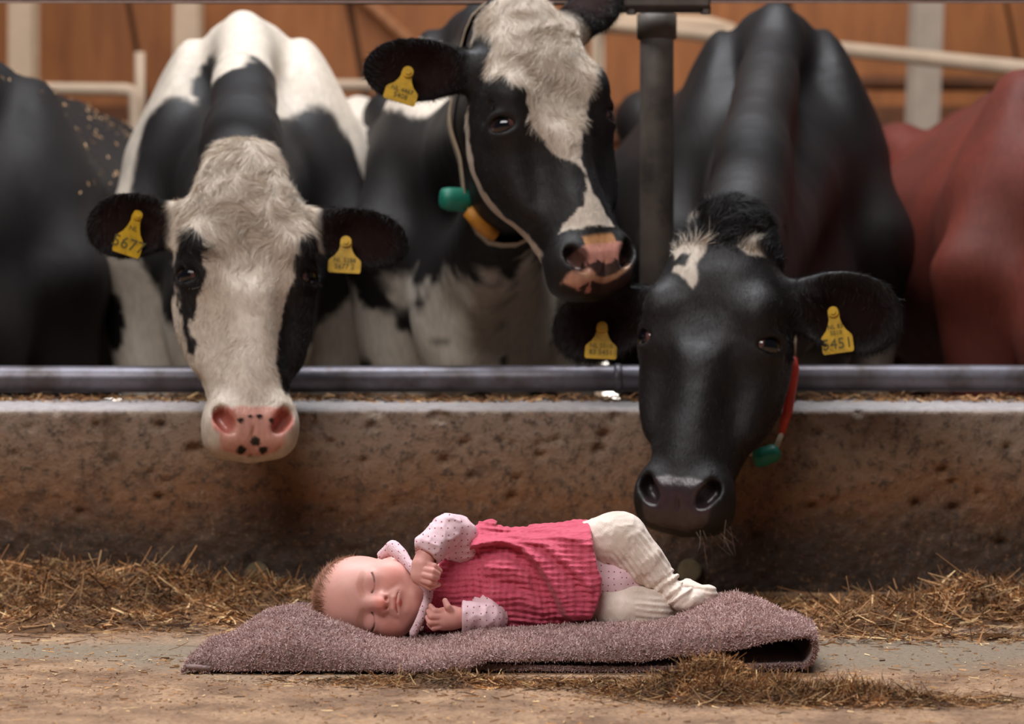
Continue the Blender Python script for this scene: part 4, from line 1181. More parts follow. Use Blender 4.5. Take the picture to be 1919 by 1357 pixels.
for d in rows:
    wob = 0.006 * math.sin(d * 23) + (d - 3.185) * 0.24
    xr = W(1528, 0, 3.2)[0] + 0.004 * math.sin(d * 31); xl = W(372, 0, 3.2)[0] + wob
    nb = 60
    xb = np.linspace(xl + 0.30, xr - 0.015, nb)
    bot = np.stack([xb, np.full(nb, d + 0.012), np.full(nb, 0.006) + 0.003 * np.sin(xb * 9 + d * 7)], 1)
    zt_r = towel_top(np.array([xr - 0.02]), np.array([d]))[0]
    th = np.linspace(-math.pi / 2, math.pi / 2, 9)[1:-1]
    hh = (zt_r - 0.006) / 2
    curl = np.stack([xr - 0.012 + 0.016 * np.cos(th) + 0.004 * np.sin(th), np.full(7, d) + 0.006 * (1 - (th + 1.2) / 2.4), 0.006 + hh + hh * np.sin(th)], 1)
    nt_ = 190
    xt = np.linspace(xr - 0.014, xl, nt_)
    zt = towel_top(xt, np.full(nt_, d))
    edge_sag = 0.006 * math.exp(-((d - 3.185) / 0.02) ** 2)
    wav = 0.007 * np.sin(xt * 11) + 0.004 * np.sin(xt * 27 + 1)
    top = np.stack([xt, d + wav * math.exp(-((d - 3.185) / 0.08) ** 2), zt], 1)
    z_end = zt[-1]
    left = np.array([[xl - 0.009, d, z_end * 0.80], [xl - 0.014, d, z_end * 0.45], [xl - 0.009, d, 0.007], [xl + 0.02, d, 0.004]])
    grid.append(np.concatenate([bot, curl, top, left]))
G = np.array(grid); nr, ncol = G.shape[:2]
I = np.arange(nr * ncol).reshape(nr, ncol)
Fq = np.stack([I[:-1, :-1], I[:-1, 1:], I[1:, 1:], I[1:, :-1]], -1).reshape(-1, 4)
TV = G.reshape(-1, 3)
# outside of the fold looks up on the top sheet: make the normals agree
tn = vnormals(TV, Fq)
if tn[I[20, 160]][2] < 0: Fq = Fq[:, ::-1]; tn = -tn
TC = np.array(srgb(204, 172, 166))
cols = np.tile(TC, (len(TV), 1)) * (0.66 + 0.14 * fbm(TV, 8, 3)[:, None])
# sheet with thickness
th = 0.0028
inner = TV - tn * th * 2
nV = len(TV)
rim = []
def strip(seq):
    for a_, b_ in zip(seq[:-1], seq[1:]): rim.append((a_, b_, b_ + nV, a_ + nV))
strip(list(I[0])); strip(list(I[-1])[::-1]); strip(list(I[:, 0])[::-1]); strip(list(I[:, -1]))
m_towel = vcol_mat('terry_cloth', rough=0.95, spec=0.1, var=0.35, scale=420, bmp=0.8, dist=0.003, sheen=0.25)
towel = make_mesh('towel', np.concatenate([TV, inner]), [Fq, Fq[:, ::-1] + nV, np.array(rim)], m_towel, None, np.concatenate([cols, cols]).astype(f32))
tag(towel, 'mauve terry towel folded double under the sleeping baby', 'towel')
# pile loops
w = np.ones(nV)
zone = np.zeros((nr, ncol)); zone[:, 60:60 + 7 + 190 + 4] = 1.0; zone[:6, :] = 1.3; zone[44:, :] *= 0.6
n = 190000
P, fi, vi = scatter(TV, Fq, n, zone.ravel())
nn = tn[vi]
nd = np.stack([fbm(P, 160, 2, 1.0), fbm(P, 160, 2, 11.0), fbm(P, 160, 2, 21.0)], 1)
D = nn * 0.7 + nd * 0.9 + RNG.normal(size=(n, 3)) * 0.38
D /= np.linalg.norm(D, axis=1)[:, None]
lcol = np.tile(TC, (n, 1)) * (0.82 + 0.26 * RNG.random(n)[:, None]) * (0.95 + 0.25 * fbm(P, 10, 3, 5.0)[:, None])
Vr, Fr, Cr = ribbons(P, D, 0.0018 + 0.0014 * RNG.random(n), np.full(n, 0.0013), np.concatenate([lcol, np.ones((n, 1))], 1), RNG.normal(size=(n, 3)) * 0.6, 2, 0.7)
# the front hem: loops hanging forward from the edge
fr = np.concatenate([np.repeat(np.arange(62, ncol - 3), 46), np.repeat(np.arange(0, 62), 110)]); k = len(fr)
t_ = RNG.random(k)[:, None]
Pe = TV[I[0, fr]] * (1 - t_) + TV[I[0, np.minimum(fr + 1, ncol - 1)]] * t_ - tn[I[0, fr]] * RNG.random((k, 1)) * 0.005
De = np.array([0, -1.0, 0.05]) + RNG.normal(size=(k, 3)) * 0.45; De /= np.linalg.norm(De, axis=1)[:, None]
ec = np.tile(TC, (k, 1)) * (0.70 + 0.42 * RNG.random(k)[:, None])
V2, F2, C2 = ribbons(Pe, De, 0.002 + 0.002 * RNG.random(k), np.full(k, 0.0013), np.concatenate([ec, np.ones((k, 1))], 1), RNG.normal(size=(k, 3)) * 0.3, 2, 0.5)
pile = make_mesh('pile', np.concatenate([Vr, V2]), np.concatenate([Fr, F2 + len(Vr)]), vcol_mat('terry_pile', rough=0.9, spec=0.15, var=0, bmp=0), towel, np.concatenate([Cr, C2]))
pile['kind'] = 'stuff'
# ---------------------------------------------------------------- the sleeping baby
FO = W(700, 1121, 3.37)                       # between the eyes, in the middle of the head
def face(P):                                   # face frame: a towards the chin, b towards the baby's left (up), c out of the face
    q = P - FO.astype(f32)
    return np.stack([q[:, 0], q[:, 2], -q[:, 1]], 1).astype(f32)
def face_w(a, b, c): return FO + np.array([a, -c, b])
def head_baby(P):
    Q = face(P); M = Q.copy(); M[:, 1] = np.abs(M[:, 1])
    d = ell(Q, (-0.019, 0, -0.014), (0.0600, 0.0550, 0.0660))
    d = smin(d, ell(Q, (-0.028, 0, 0.020), (0.042, 0.044, 0.034)), 0.03)
    d = smin(d, ell(Q, (0.015, 0, 0.012), (0.052, 0.046, 0.040)), 0.02)
    d = smin(d, ell(M, (0.025, 0.0270, 0.027), (0.027, 0.0255, 0.0245)), 0.016)
    d = smin(d, ell(Q, (0.045, 0, 0.026), (0.022, 0.026, 0.021)), 0.016)
    d = smin(d, ell(Q, (0.0525, 0, 0.0385), (0.0095, 0.013, 0.0095)), 0.010)
    d = smin(d, ell(Q, (0.062, 0, 0.010), (0.020, 0.036, 0.030)), 0.014)
    # sockets and closed lids
    d = smax(d, -ell(M, (-0.001, 0.023, 0.0670), (0.013, 0.016, 0.0135)), 0.014)
    d = smin(d, ell(M, (0.0010, 0.0255, 0.0400), (0.0120, 0.0155, 0.0125)), 0.005)
    # nose
    d = smin(d, cone(Q, (-0.006, 0, 0.0480), (0.010, 0, 0.0570), 0.0050, 0.0066), 0.012)
    d = smin(d, ell(Q, (0.0135, 0, 0.0618), (0.0075, 0.0084, 0.0074)), 0.007)
    d = smin(d, ell(M, (0.0155, 0.0098, 0.0560), (0.0062, 0.0052, 0.0060)), 0.005)
    d = smax(d, -ell(M, (0.0208, 0.0056, 0.0605), (0.0030, 0.0034, 0.0060)), 0.0025)
    # lips
    d = smin(d, ell(Q, (0.0310, 0, 0.0470), (0.012, 0.018, 0.0100)), 0.012)
    d = smin(d, chain(Q, [(0.0330, -0.0170, 0.0510), (0.0300, -0.007, 0.0566), (0.0308, 0.0, 0.0570), (0.0300, 0.007, 0.0566), (0.0342, 0.0185, 0.0500)], [0.0016, 0.0030, 0.0030, 0.0030, 0.0016]), 0.003)
    d = smin(d, chain(Q, [(0.0350, -0.0120, 0.0520), (0.0372, 0.0, 0.0545), (0.0350, 0.0120, 0.0520)], [0.0020, 0.0038, 0.0020]), 0.003)
    d = smax(d, -chain(Q, [(0.0355, -0.0190, 0.0500), (0.0344, -0.013, 0.0545), (0.0336, 0.0, 0.0602), (0.0350, 0.013, 0.0545), (0.0375, 0.0200, 0.0495)], [0.0008] * 5), 0.002)
    d = smax(d, -ell(Q, (0.0440, 0, 0.0575), (0.0040, 0.0130, 0.0045)), 0.006)
    d = smax(d, -cone(M, (0.019, 0.016, 0.0590), (0.034, 0.024, 0.0555), 0.0008, 0.0008), 0.006)
    # lash line
    d = smax(d, -chain(M, [(0.0005, 0.0125, 0.0520), (0.0038, 0.0190, 0.0535), (0.0045, 0.0255, 0.0537), (0.0035, 0.0325, 0.0515), (0.0005, 0.0385, 0.0470)], [0.0009] * 5), 0.0018)
    # ear
    e = ell(Q, (0.016, 0.0440, -0.044), (0.016, 0.009, 0.010)); e = smax(e, -ell(Q, (0.015, 0.053, -0.038), (0.010, 0.006, 0.006)), 0.003)
    return smin(d, e, 0.005)
def T(*pts): return [W(*p[:3]) for p in pts], [p[3] for p in pts]
ARM_L = T((872, 1045, 3.375, .022), (842, 1000, 3.338, .0190), (797, 1042, 3.305, .0135))
ARM_R = T((905, 1150, 3.362, .024), (916, 1160, 3.320, .0200), (868, 1158, 3.305, .0135))
FING_L = [T((802, 1057, 3.292, .0046), (814, 1061, 3.286, .0042), (825, 1070, 3.291, .0034)), T((799, 1068, 3.286, .0046), (811, 1070, 3.280, .0042), (822, 1076, 3.285, .0034)),
          T((796, 1078, 3.284, .0046), (809, 1081, 3.278, .0042), (820, 1083, 3.285, .0034)), T((793, 1088, 3.286, .0045), (806, 1092, 3.281, .0040), (816, 1091, 3.287, .0033)),
          T((790, 1093, 3.290, .0042), (805, 1101, 3.288, .0038), (822, 1096, 3.292, .0032))]
FING_R = [T((828, 1147, 3.290, .0047), (814, 1145, 3.285, .0043), (807, 1136, 3.289, .0035)), T((825, 1156, 3.286, .0048), (808, 1155, 3.282, .0044), (803, 1146, 3.289, .0036)),
          T((825, 1165, 3.287, .0047), (806, 1166, 3.284, .0043), (801, 1157, 3.291, .0036)), T((829, 1173, 3.290, .0045), (812, 1177, 3.288, .0041), (804, 1170, 3.294, .0034)),
          T((847, 1149, 3.291, .0056), (839, 1137, 3.285, .0048), (834, 1126, 3.288, .0038))]
LEG_L = T((1080, 1030, 3.385, .036), (1162, 1011, 3.36, .0330), (1206, 1054, 3.35, .0290), (1244, 1092, 3.345, .0185))
FOOT_L = T((1246, 1094, 3.345, .0175), (1262, 1116, 3.335, .0170), (1286, 1126, 3.325, .0150), (1303, 1121, 3.325, .0125))
LEG_R = T((1088, 1140, 3.37, .042), (1220, 1145, 3.338, .0275), (1262, 1132, 3.39, .022), (1290, 1112, 3.41, .0170))
FOOT_R = T((1288, 1112, 3.41, .0170), (1310, 1118, 3.395, .0160), (1326, 1113, 3.39, .0125))
TORSO = T((838, 1112, 3.385, .046), (900, 1102, 3.390, .056), (1000, 1098, 3.390, .063), (1080, 1100, 3.390, .056))
def hands(P):
    d = chain(P, *T((797, 1042, 3.305, .0125), (792, 1060, 3.300, .0150), (790, 1078, 3.297, .0145)))
    d = smin(d, chain(P, *T((868, 1158, 3.305, .0130), (846, 1158, 3.300, .0165), (832, 1160, 3.297, .0155))), 0.004)
    for f_ in FING_L + FING_R:
        d = smin(d, chain(P, *f_), 0.0014)
    return d
def body_baby(P):
    d = head_baby(P)
    d = smin(d, cone(P, face_w(0.045, 0.0, -0.010), W(838, 1112, 3.385), 0.032, 0.034), 0.012)
    d = smin(d, chain(P, *TORSO), 0.02)
    for s_ in (ARM_L, ARM_R): d = smin(d, chain(P, s_[0], [r - 0.003 for r in s_[1]]), 0.006)
    for s_ in (LEG_L, LEG_R, FOOT_L, FOOT_R): d = smin(d, chain(P, s_[0], [r - 0.004 for r in s_[1]]), 0.006)
    return smin(d, hands(P), 0.005)
XC = W(885, 0, 3.3)[0]
lo = np.array([W(580, 0, 3.37)[0], 3.26, 0.008]); hi = np.array([XC, 3.47, 0.185])
V1, F1 = mesh_sdf(body_baby, lo, hi, 0.00115, 1)
V2, F2 = mesh_sdf(body_baby, [XC - 0.006, 3.27, 0.0], [W(1345, 0, 3.4)[0], 3.48, 0.20], 0.004, 1)
V = np.concatenate([V1, V2]); Fq = np.concatenate([F1, F2 + len(V1)])
Q = face(V.astype(f32)).astype(float); a_, b_, c_ = Q.T; ab = np.abs(b_)
SK = np.array(srgb(226, 168, 156)); col = np.tile(SK, (len(V), 1))
isf = (a_ < 0.075) & (c_ > -0.09) & (ab < 0.075)
def g(ca, cb, cc, ra, m=True): return np.exp(-(((a_ - ca) ** 2 + ((ab if m else b_) - cb) ** 2 + (c_ - cc) ** 2) / ra ** 2))
col = mixc(col, np.array(srgb(226, 140, 124)), 0.60 * g(0.024, 0.033, 0.046, 0.017) * isf)
col = mixc(col, np.array(srgb(226, 126, 108)), 0.70 * g(0.0145, 0.0, 0.067, 0.010) * isf)
col = mixc(col, np.array(srgb(214, 150, 142)), 0.5 * g(0.0, 0.024, 0.052, 0.014) * isf)
col = mixc(col, np.array(srgb(228, 160, 142)), 0.4 * g(0.052, 0.0, 0.046, 0.014) * isf)
col = mixc(col, np.array(srgb(212, 156, 138)), 0.35 * g(-0.030, 0.022, 0.050, 0.020) * isf)
Qf = Q.astype(f32); Mf = Qf.copy(); Mf[:, 1] = np.abs(Mf[:, 1])
lips = np.minimum(chain(Qf, [(0.0330, -0.0150, 0.0520), (0.0306, -0.006, 0.0568), (0.0310, 0.0, 0.0570), (0.0306, 0.006, 0.0568), (0.0330, 0.0150, 0.0520)], [0.0016, 0.0030, 0.0028, 0.0030, 0.0016]),
                  chain(Qf, [(0.0350, -0.0120, 0.0520), (0.0370, 0.0, 0.0545), (0.0350, 0.0120, 0.0520)], [0.0018, 0.0040, 0.0018]))
col = mixc(col, np.array(srgb(206, 98, 92)), 0.85 * sstep(0.0010, -0.0006, lips) * isf)
lash = chain(Mf, [(0.0005, 0.0125, 0.0520), (0.0038, 0.0190, 0.0535), (0.0045, 0.0255, 0.0537), (0.0035, 0.0325, 0.0515), (0.0005, 0.0385, 0.0470)], [0.0011] * 5)
col = mixc(col, np.array(srgb(92, 56, 52)), 0.85 * sstep(0.0008, -0.0003, lash) * isf)
brow = chain(Mf, [(-0.012, 0.010, 0.056), (-0.016, 0.024, 0.054), (-0.012, 0.038, 0.046)], [0.003] * 3)
col = mixc(col, np.array(srgb(190, 136, 110)), 0.45 * sstep(0.003, 0.0, brow) * isf)
hd_ = ~isf | (a_ > 0.075)
hm = (V[:, 0] > FO[0] + 0.058) & (V[:, 1] < 3.325)
col = mixc(col, np.array(srgb(226, 158, 148)), 0.6 * hm)
sc_ = sstep(-0.040, -0.060, a_ + 0.5 * np.maximum(c_ - 0.03, 0)) * isf
col = mixc(col, np.array(srgb(196, 146, 122)), 0.5 * sc_)
m_skin = vcol_mat('baby_skin', rough=0.50, spec=0.35, var=0.06, scale=140, bmp=0.06, dist=0.001, sss=0.22)
BB = np.array([W(900, 0, 3.38)[0], 3.38, 0.03])
baby = make_mesh('person', V - BB, Fq, m_skin, None, col.astype(f32))
baby.location = BB
tag(baby, 'sleeping baby in a coral dress and cream tights lying on the towel', 'person')
def cloth(name, V, F, mat, cols=None, label=None, parent=None):
    o = make_mesh(name, V - BB, F, mat, parent or baby, cols)
    if label: o['label'] = label
    return o

# hair: fine light-brown strands over the crown
N = vnormals(V1, F1); Q1 = face(V1.astype(f32))
wgt = sstep(-0.022, -0.050, Q1[:, 0] + 0.75 * np.maximum(Q1[:, 2] - 0.005, 0) - 0.45 * np.maximum(-Q1[:, 2], 0)) * (Q1[:, 0] < 0.02)
n = 15000
P, fi, vi = scatter(V1, F1, n, wgt)
nn = N[vi]; flow = np.array([-0.15, 0.75, 0.35]) + 0.5 * np.stack([fbm(P, 40, 2, 1.0), fbm(P, 40, 2, 9.0), fbm(P, 40, 2, 17.0)], 1)
t = flow - nn * (nn * flow).sum(1)[:, None]; t /= np.linalg.norm(t, axis=1)[:, None] + 1e-9
D = t * 0.95 + nn * (0.02 + 0.08 * RNG.random((n, 1))) + RNG.normal(size=(n, 3)) * 0.07; D /= np.linalg.norm(D, axis=1)[:, None]
hc = np.array(srgb(150, 98, 70)) * (0.6 + 0.7 * RNG.random((n, 1)))
Vr, Fr, Cr = ribbons(P, D, 0.010 + 0.012 * RNG.random(n), np.full(n, 0.00038), np.concatenate([hc, np.ones((n, 1))], 1), -nn * 0.12 + RNG.normal(size=(n, 3)) * 0.15, 3)
h_ = cloth('hair', Vr, Fr, vcol_mat('baby_hair', rough=0.5, spec=0.4, var=0, bmp=0), Cr, 'thin light-brown baby hair'); h_['kind'] = 'stuff'

# ---- pale pink dotted bodysuit: two sleeves, seat; and its frilled collar
def dotted():
    m, nt, b = nodes_of('pink_dotted_jersey')
    c = coords(nt); sp = node(nt, 'ShaderNodeSeparateXYZ'); nt.links.new(c, sp.inputs[0])
    cb = node(nt, 'ShaderNodeCombineXYZ'); nt.links.new(sp.outputs[0], cb.inputs[0]); nt.links.new(sp.outputs[2], cb.inputs[1])
    v = node(nt, 'ShaderNodeTexVoronoi', voronoi_dimensions='2D'); v.inputs['Scale'].default_value = 118; v.inputs['Randomness'].default_value = 0.28
    nt.links.new(cb.outputs[0], v.inputs['Vector'])
    n = noise(nt, c, 900, 2)
    base = mixcol(nt, n, srgb(236, 204, 208), srgb(222, 184, 192))
    nt.links.new(mixcol(nt, ramp(nt, v.outputs['Distance'], [(0.085, 1.0), (0.12, 0.0)]), base, srgb(150, 72, 88)), b.inputs['Base Color'])
    b.inputs['Roughness'].default_value = 0.85; b.inputs['Specular IOR Level'].default_value = 0.2
    bump(nt, b, n, 0.25, 0.0006)
    return m
m_pink = dotted()
def wrinkle(P, amp, freq, st=(1, 1, 1), off=0.0): return amp * (1 - np.abs(fbm(P * np.array(st, f32), freq, 2, off))) ** 3
def sleeve_L(P):
    d = chain(P, *T((872, 1040, 3.375, .0270), (856, 1004, 3.352, .0270), (838, 996, 3.335, .0235), (814, 1020, 3.315, .0205), (800, 1036, 3.308, .0185)))
    d = smin(d, cone(P, W(803, 1031, 3.309), W(797, 1040, 3.305), 0.0225, 0.0190), 0.004)      # gathered cuff
    ax = (W(797, 1042, 3.305) - W(812, 1022, 3.315)); ax /= np.linalg.norm(ax)
    cut = (P - W(796, 1042, 3.304).astype(f32)) @ ax.astype(f32)
    d = d - wrinkle(P, 0.0026, 42, (1.2, 1, 1.6), 3.0) + 0.001
    d = smax(d, cut + fbm(P, 220, 1) * 0.0016, 0.002)
    return smax(d, -cone(P, W(806, 1028, 3.312), W(793, 1056, 3.301), 0.0125, 0.0155), 0.002)
def sleeve_R(P):
    d = chain(P, *T((905, 1140, 3.345, .028), (918, 1158, 3.322, .0235), (900, 1160, 3.313, .0215), (876, 1158, 3.306, .0180)))
    d = smin(d, cone(P, W(874, 1157, 3.306), W(868, 1157, 3.304), 0.0215, 0.0215), 0.004)
    d = d - wrinkle(P, 0.0024, 46, (1.5, 1, 1), 9.0) + 0.001
    cut = (W(866, 0, 3.304)[0] - P[:, 0]).astype(f32)
    d = smax(d, cut + fbm(P, 220, 1) * 0.0016, 0.002)
    return smax(d, -cone(P, W(880, 1158, 3.307), W(852, 1158, 3.302), 0.0120, 0.0165), 0.002)
sv, sf = mesh_sdf(sleeve_L, W(775, 1075, 3.28) - [0, 0.03, 0], W(925, 955, 3.42) + [0, 0.02, 0.03], 0.0014, 1)
cloth('sleeve', sv, sf, m_pink, None, 'upper pale pink sleeve with small dots')
sv, sf = mesh_sdf(sleeve_R, np.array([W(852, 0, 3.28)[0], 3.27, 0.01]), np.array([W(955, 0, 3.4)[0], 3.39, 0.11]), 0.0014, 1)
cloth('sleeve', sv, sf, m_pink, None, 'lower pale pink sleeve with small dots')
def seat(P):
    d = chain(P, *T((1060, 1100, 3.385, .061), (1110, 1098, 3.375, .049), (1150, 1096, 3.362, .037), (1172, 1094, 3.358, .024)))
    d = smin(d, chain(P, *T((1168, 1060, 3.352, .006), (1186, 1082, 3.345, .006), (1192, 1104, 3.343, .005))), 0.006)
    return d - wrinkle(P, 0.0016, 60, (1, 1, 1), 5.0)
sv, sf = mesh_sdf(seat, [W(1040, 0, 3.38)[0], 3.29, 0.01], [W(1215, 0, 3.38)[0], 3.48, 0.19], 0.002, 1)
cloth('bodysuit_seat', sv, sf, m_pink, None, 'pale pink dotted bodysuit showing below the dress')
def ruffle(P, pts, r, amp, fr):
    d = chain(P, *T(*pts))
    return d - amp * np.abs(np.sin(P[:, 0] * fr + P[:, 2] * fr * 0.8 + 2 * fbm(P, 60, 1)))
COLL = [(715, 1040, 3.372, .0050), (736, 1027, 3.366, .0095), (752, 1040, 3.352, .0080), (770, 1064, 3.335, .0050), (788, 1088, 3.327, .0048), (803, 1104, 3.322, .0062), (803, 1118, 3.318, .0052), (796, 1138, 3.314, .0048), (786, 1164, 3.314, .0046), (775, 1186, 3.318, .0046)]
def collar(P): return ruffle(P, COLL, 0, 0.0016, 900)
sv, sf = mesh_sdf(collar, [W(705, 0, 3.37)[0], 3.285, 0.015], [W(815, 0, 3.37)[0], 3.40, 0.16], 0.0013, 1)
cloth('collar', sv, sf, m_pink, None, 'frilled pink bodysuit collar around the chin')

# ---- coral muslin dress
def pxz(P):
    return np.stack([CX + P[:, 0] / 3.33 * F_PX, HY - (P[:, 2] - CAM_H) / 3.33 * F_PX], 1)
FOLD = [(876, 1036), (902, 1024), (940, 1019), (975, 1030), (1004, 1056), (1024, 1088), (1040, 1120), (1054, 1150), (1072, 1162), (1140, 1162), (1140, 960), (876, 960)]
def ridge(X, pts, w, amp):
    d2 = np.full(len(X), 1e9)
    for a, b_ in zip(pts[:-1], pts[1:]):
        a = np.array(a, float); e = np.array(b_, float) - a; q = X - a
        t = np.clip((q @ e) / (e @ e), 0, 1); d2 = np.minimum(d2, ((q - t[:, None] * e) ** 2).sum(1))
    return amp * np.exp(-d2 / (w * w))
HEM = [(700, 900), (1105, 900), (1106, 978), (1110, 1010), (1114, 1035), (1118, 1058), (1126, 1080), (1125, 1102), (1117, 1130), (1108, 1155), (1098, 1172), (1080, 1190), (1080, 1300), (700, 1300)]
def dress(P, fine=True):
    X = pxz(P)
    bod = cone(P, W(818, 1116, 3.380), W(905, 1100, 3.385), 0.054, 0.064)
    sk = chain(P, *T((908, 1098, 3.383, .0640), (932, 1095, 3.385, .0700), (960, 1094, 3.385, .0710), (1040, 1088, 3.388, .0760), (1090, 1084, 3.388, .0785)))
    sk = smin(sk, cone(P, W(930, 1135, 3.36), W(1070, 1130, 3.355), 0.036, 0.044), 0.02)
    seam = X[:, 0] - np.interp(X[:, 1], [1000, 1057, 1090, 1125, 1180], [874, 903, 916, 922, 918])
    d = smin(bod + 0.004 * sstep(-2, 6, seam) , sk + 0.012 * sstep(4, -14, seam), 0.010)
    # raised fold of the skirt
    fd = poly_sd(X, FOLD)
    near = sstep(3.41, 3.37, P[:, 1])
    lift = 0.019 * sstep(4, -8, fd) * (1 - 0.5 * sstep(-12, -60, fd)) * sstep(1000, 1022, X[:, 1] + 0.12 * np.maximum(X[:, 0] - 960, 0))
    lift = lift + 0.006 * sstep(0, -60, fd) - 0.008 * np.exp(-((fd - 13) / 13) ** 2) * sstep(1015, 1035, X[:, 1])
    lift = lift + ridge(X, [(950, 1000), (1010, 1012), (1065, 1052), (1105, 1095)], 9, 0.006) + ridge(X, [(1000, 992), (1060, 1000), (1104, 1018)], 8, 0.005) + ridge(X, [(990, 1035), (1035, 1085), (1075, 1150)], 10, 0.005)
    lift = lift - ridge(X, [(955, 1012), (1020, 1030), (1085, 1090)], 8, 0.004) + ridge(X, [(915, 1062), (955, 1062), (985, 1082)], 11, 0.005) + ridge(X, [(925, 1110), (985, 1120), (1030, 1150)], 12, 0.004) - ridge(X, [(920, 1085), (975, 1098)], 8, 0.003)
    d = d - near * lift
    fold2 = chain(P, *T((890, 1020, 3.365, .018), (906, 1000, 3.378, .015), (918, 979, 3.388, .0065)))
    d = smin(d, fold2, 0.026)
    d = smin(d, chain(P, *T((1070, 1158, 3.322, .007), (1090, 1168, 3.322, .008), (1112, 1168, 3.328, .006))), 0.018)
    # gathers running from the waist to the hem, and the crinkle of the cloth
    g1 = (1 - np.abs(fbm(P * np.array([0.22, 0.5, 1.0], f32), 120, 2, 2.0))) ** 2 * 0.0026 * sstep(-6, 10, seam)
    w1 = np.sin(P[:, 2] * 860 + 5.0 * fbm(P, 22, 2, 4.0)) * 0.0011
    w2 = np.sin(P[:, 0] * 640 + 5.0 * fbm(P, 26, 2, 8.0)) * (0.0007 + 0.0004 * (seam < 0))
    d = d - g1 - w1 - w2 + 0.0015
    d = d + 0.0022 * np.exp(-(seam / 2.2) ** 2)
    # hem and neckline
    hem = poly_sd(X, HEM) * (3.33 / F_PX)
    d = smax(d, hem + fbm(P, 90, 1) * 0.001, 0.003)
    nk = -(X[:, 0] - np.interp(X[:, 1], [1030, 1060, 1110, 1150, 1190], [838, 822, 806, 800, 790])) * (3.33 / F_PX)
    d = smax(d, nk, 0.004)
    return (smax(d, (0.016 - P[:, 2]), 0.004) * 0.45).astype(f32)
dv, df = mesh_sdf(dress, [W(780, 0, 3.34)[0], 3.250, 0.008], [W(1135, 0, 3.38)[0], 3.48, 0.20], 0.0015, 1)
m, nt, b = nodes_of('coral_muslin')
c = coords(nt); n1 = noise(nt, c, 260, 3, 0.6, (0.35, 0.6, 1.0)); n2 = noise(nt, c, 300, 3, 0.6, (1.0, 0.6, 0.4)); n3 = noise(nt, c, 25, 2)
base = mixcol(nt, ramp(nt, n1, [(0.3, 0.0), (0.7, 1.0)]), srgb(180, 66, 88), srgb(206, 92, 112))
nt.links.new(mixcol(nt, ramp(nt, n3, [(0.35, 0.0), (0.7, 0.35)]), base, srgb(220, 104, 124)), b.inputs['Base Color'])
b.inputs['Roughness'].default_value = 0.9; b.inputs['Specular IOR Level'].default_value = 0.12; b.inputs['Sheen Weight'].default_value = 0.15
p1 = bump(nt, b, n1, 0.8, 0.0016); bump(nt, b, n2, 0.6, 0.0012, p1)
cloth('dress', dv, df, m, None, 'coral pink crinkled muslin dress')

# ---- cream knitted tights
def knit():
    m, nt, b = nodes_of('cream_knit')
    c = coords(nt); n1 = noise(nt, c, 500, 2); n2 = noise(nt, c, 30, 3)
    nt.links.new(mixcol(nt, ramp(nt, n2, [(0.35, 0.0), (0.7, 1.0)]), srgb(236, 218, 204), srgb(220, 200, 184)), b.inputs['Base Color'])
    b.inputs['Roughness'].default_value = 0.92; b.inputs['Specular IOR Level'].default_value = 0.15; b.inputs['Sheen Weight'].default_value = 0.25
    wv = node(nt, 'ShaderNodeTexWave'); wv.inputs['Scale'].default_value = 170; wv.inputs['Distortion'].default_value = 1.2; wv.inputs['Detail'].default_value = 1
    mp = node(nt, 'ShaderNodeMapping'); mp.inputs['Rotation'].default_value = (0, 0.35, 0); nt.links.new(c, mp.inputs[0]); nt.links.new(mp.outputs[0], wv.inputs['Vector'])
    p = bump(nt, b, wv.outputs[0], 0.35, 0.0008); bump(nt, b, n1, 0.4, 0.0008, p)
    return m
m_knit = knit()
def leg_up(P):
    d = chain(P, *LEG_L)
    d = smin(d, ell(P, W(1158, 1010, 3.36), (0.036, 0.034, 0.0325)), 0.015)
    # crease behind the knee
    d = smax(d, -chain(P, *T((1168, 1062, 3.315, .002), (1182, 1046, 3.312, .003), (1186, 1022, 3.318, .002))), 0.010)
    d = smin(d, chain(P, *FOOT_L), 0.006)
    d = smin(d, ell(P, W(1288, 1126, 3.322), (0.0185, 0.015, 0.0135)), 0.006)
    # cable ribs down the shin and loose rings at the ankle
    s0, s1 = W(1180, 1000, 3.35), W(1246, 1090, 3.345); ax = (s1 - s0) / np.linalg.norm(s1 - s0); side = np.array([ax[2], 0, -ax[0]])
    q = (P - s0.astype(f32)) @ side.astype(f32); l = (P - s0.astype(f32)) @ ax.astype(f32)
    d = d - 0.0011 * np.sin(q * 900) * sstep(0.0, 0.02, l) * sstep(0.105, 0.085, l)
    d = d - 0.0022 * np.sin(l * 560 + 1.5 * fbm(P, 60, 1)) * sstep(0.068, 0.080, l) * sstep(0.115, 0.105, l)
    d = d - wrinkle(P, 0.0016, 70, (1, 1, 1), 2.0)
    # a slack fold at the toe
    d = smax(d, -chain(P, *T((1272, 1137, 3.308, .001), (1290, 1124, 3.306, .0015), (1298, 1112, 3.312, .001))), 0.005)
    return d
lv, lf = mesh_sdf(leg_up, [W(1060, 0, 3.36)[0], 3.29, 0.02], [W(1325, 0, 3.36)[0], 3.46, 0.20], 0.0017, 1)
cloth('tights_leg', lv, lf, m_knit, None, 'upper cream knitted tights leg bent at the knee')
def leg_low(P):
    d = chain(P, *LEG_R); d = smin(d, chain(P, *FOOT_R), 0.008)
    d = smin(d, ell(P, W(1180, 1146, 3.340), (0.052, 0.034, 0.031)), 0.015)
    y0 = (P[:, 2] - W(0, 1140, 3.31)[2])
    d = d - 0.0009 * np.sin(y0 * 800 + P[:, 0] * 90) * (P[:, 0] > W(1190, 0, 3.33)[0])
    return d - wrinkle(P, 0.0014, 70, (1, 1, 1), 12.0)
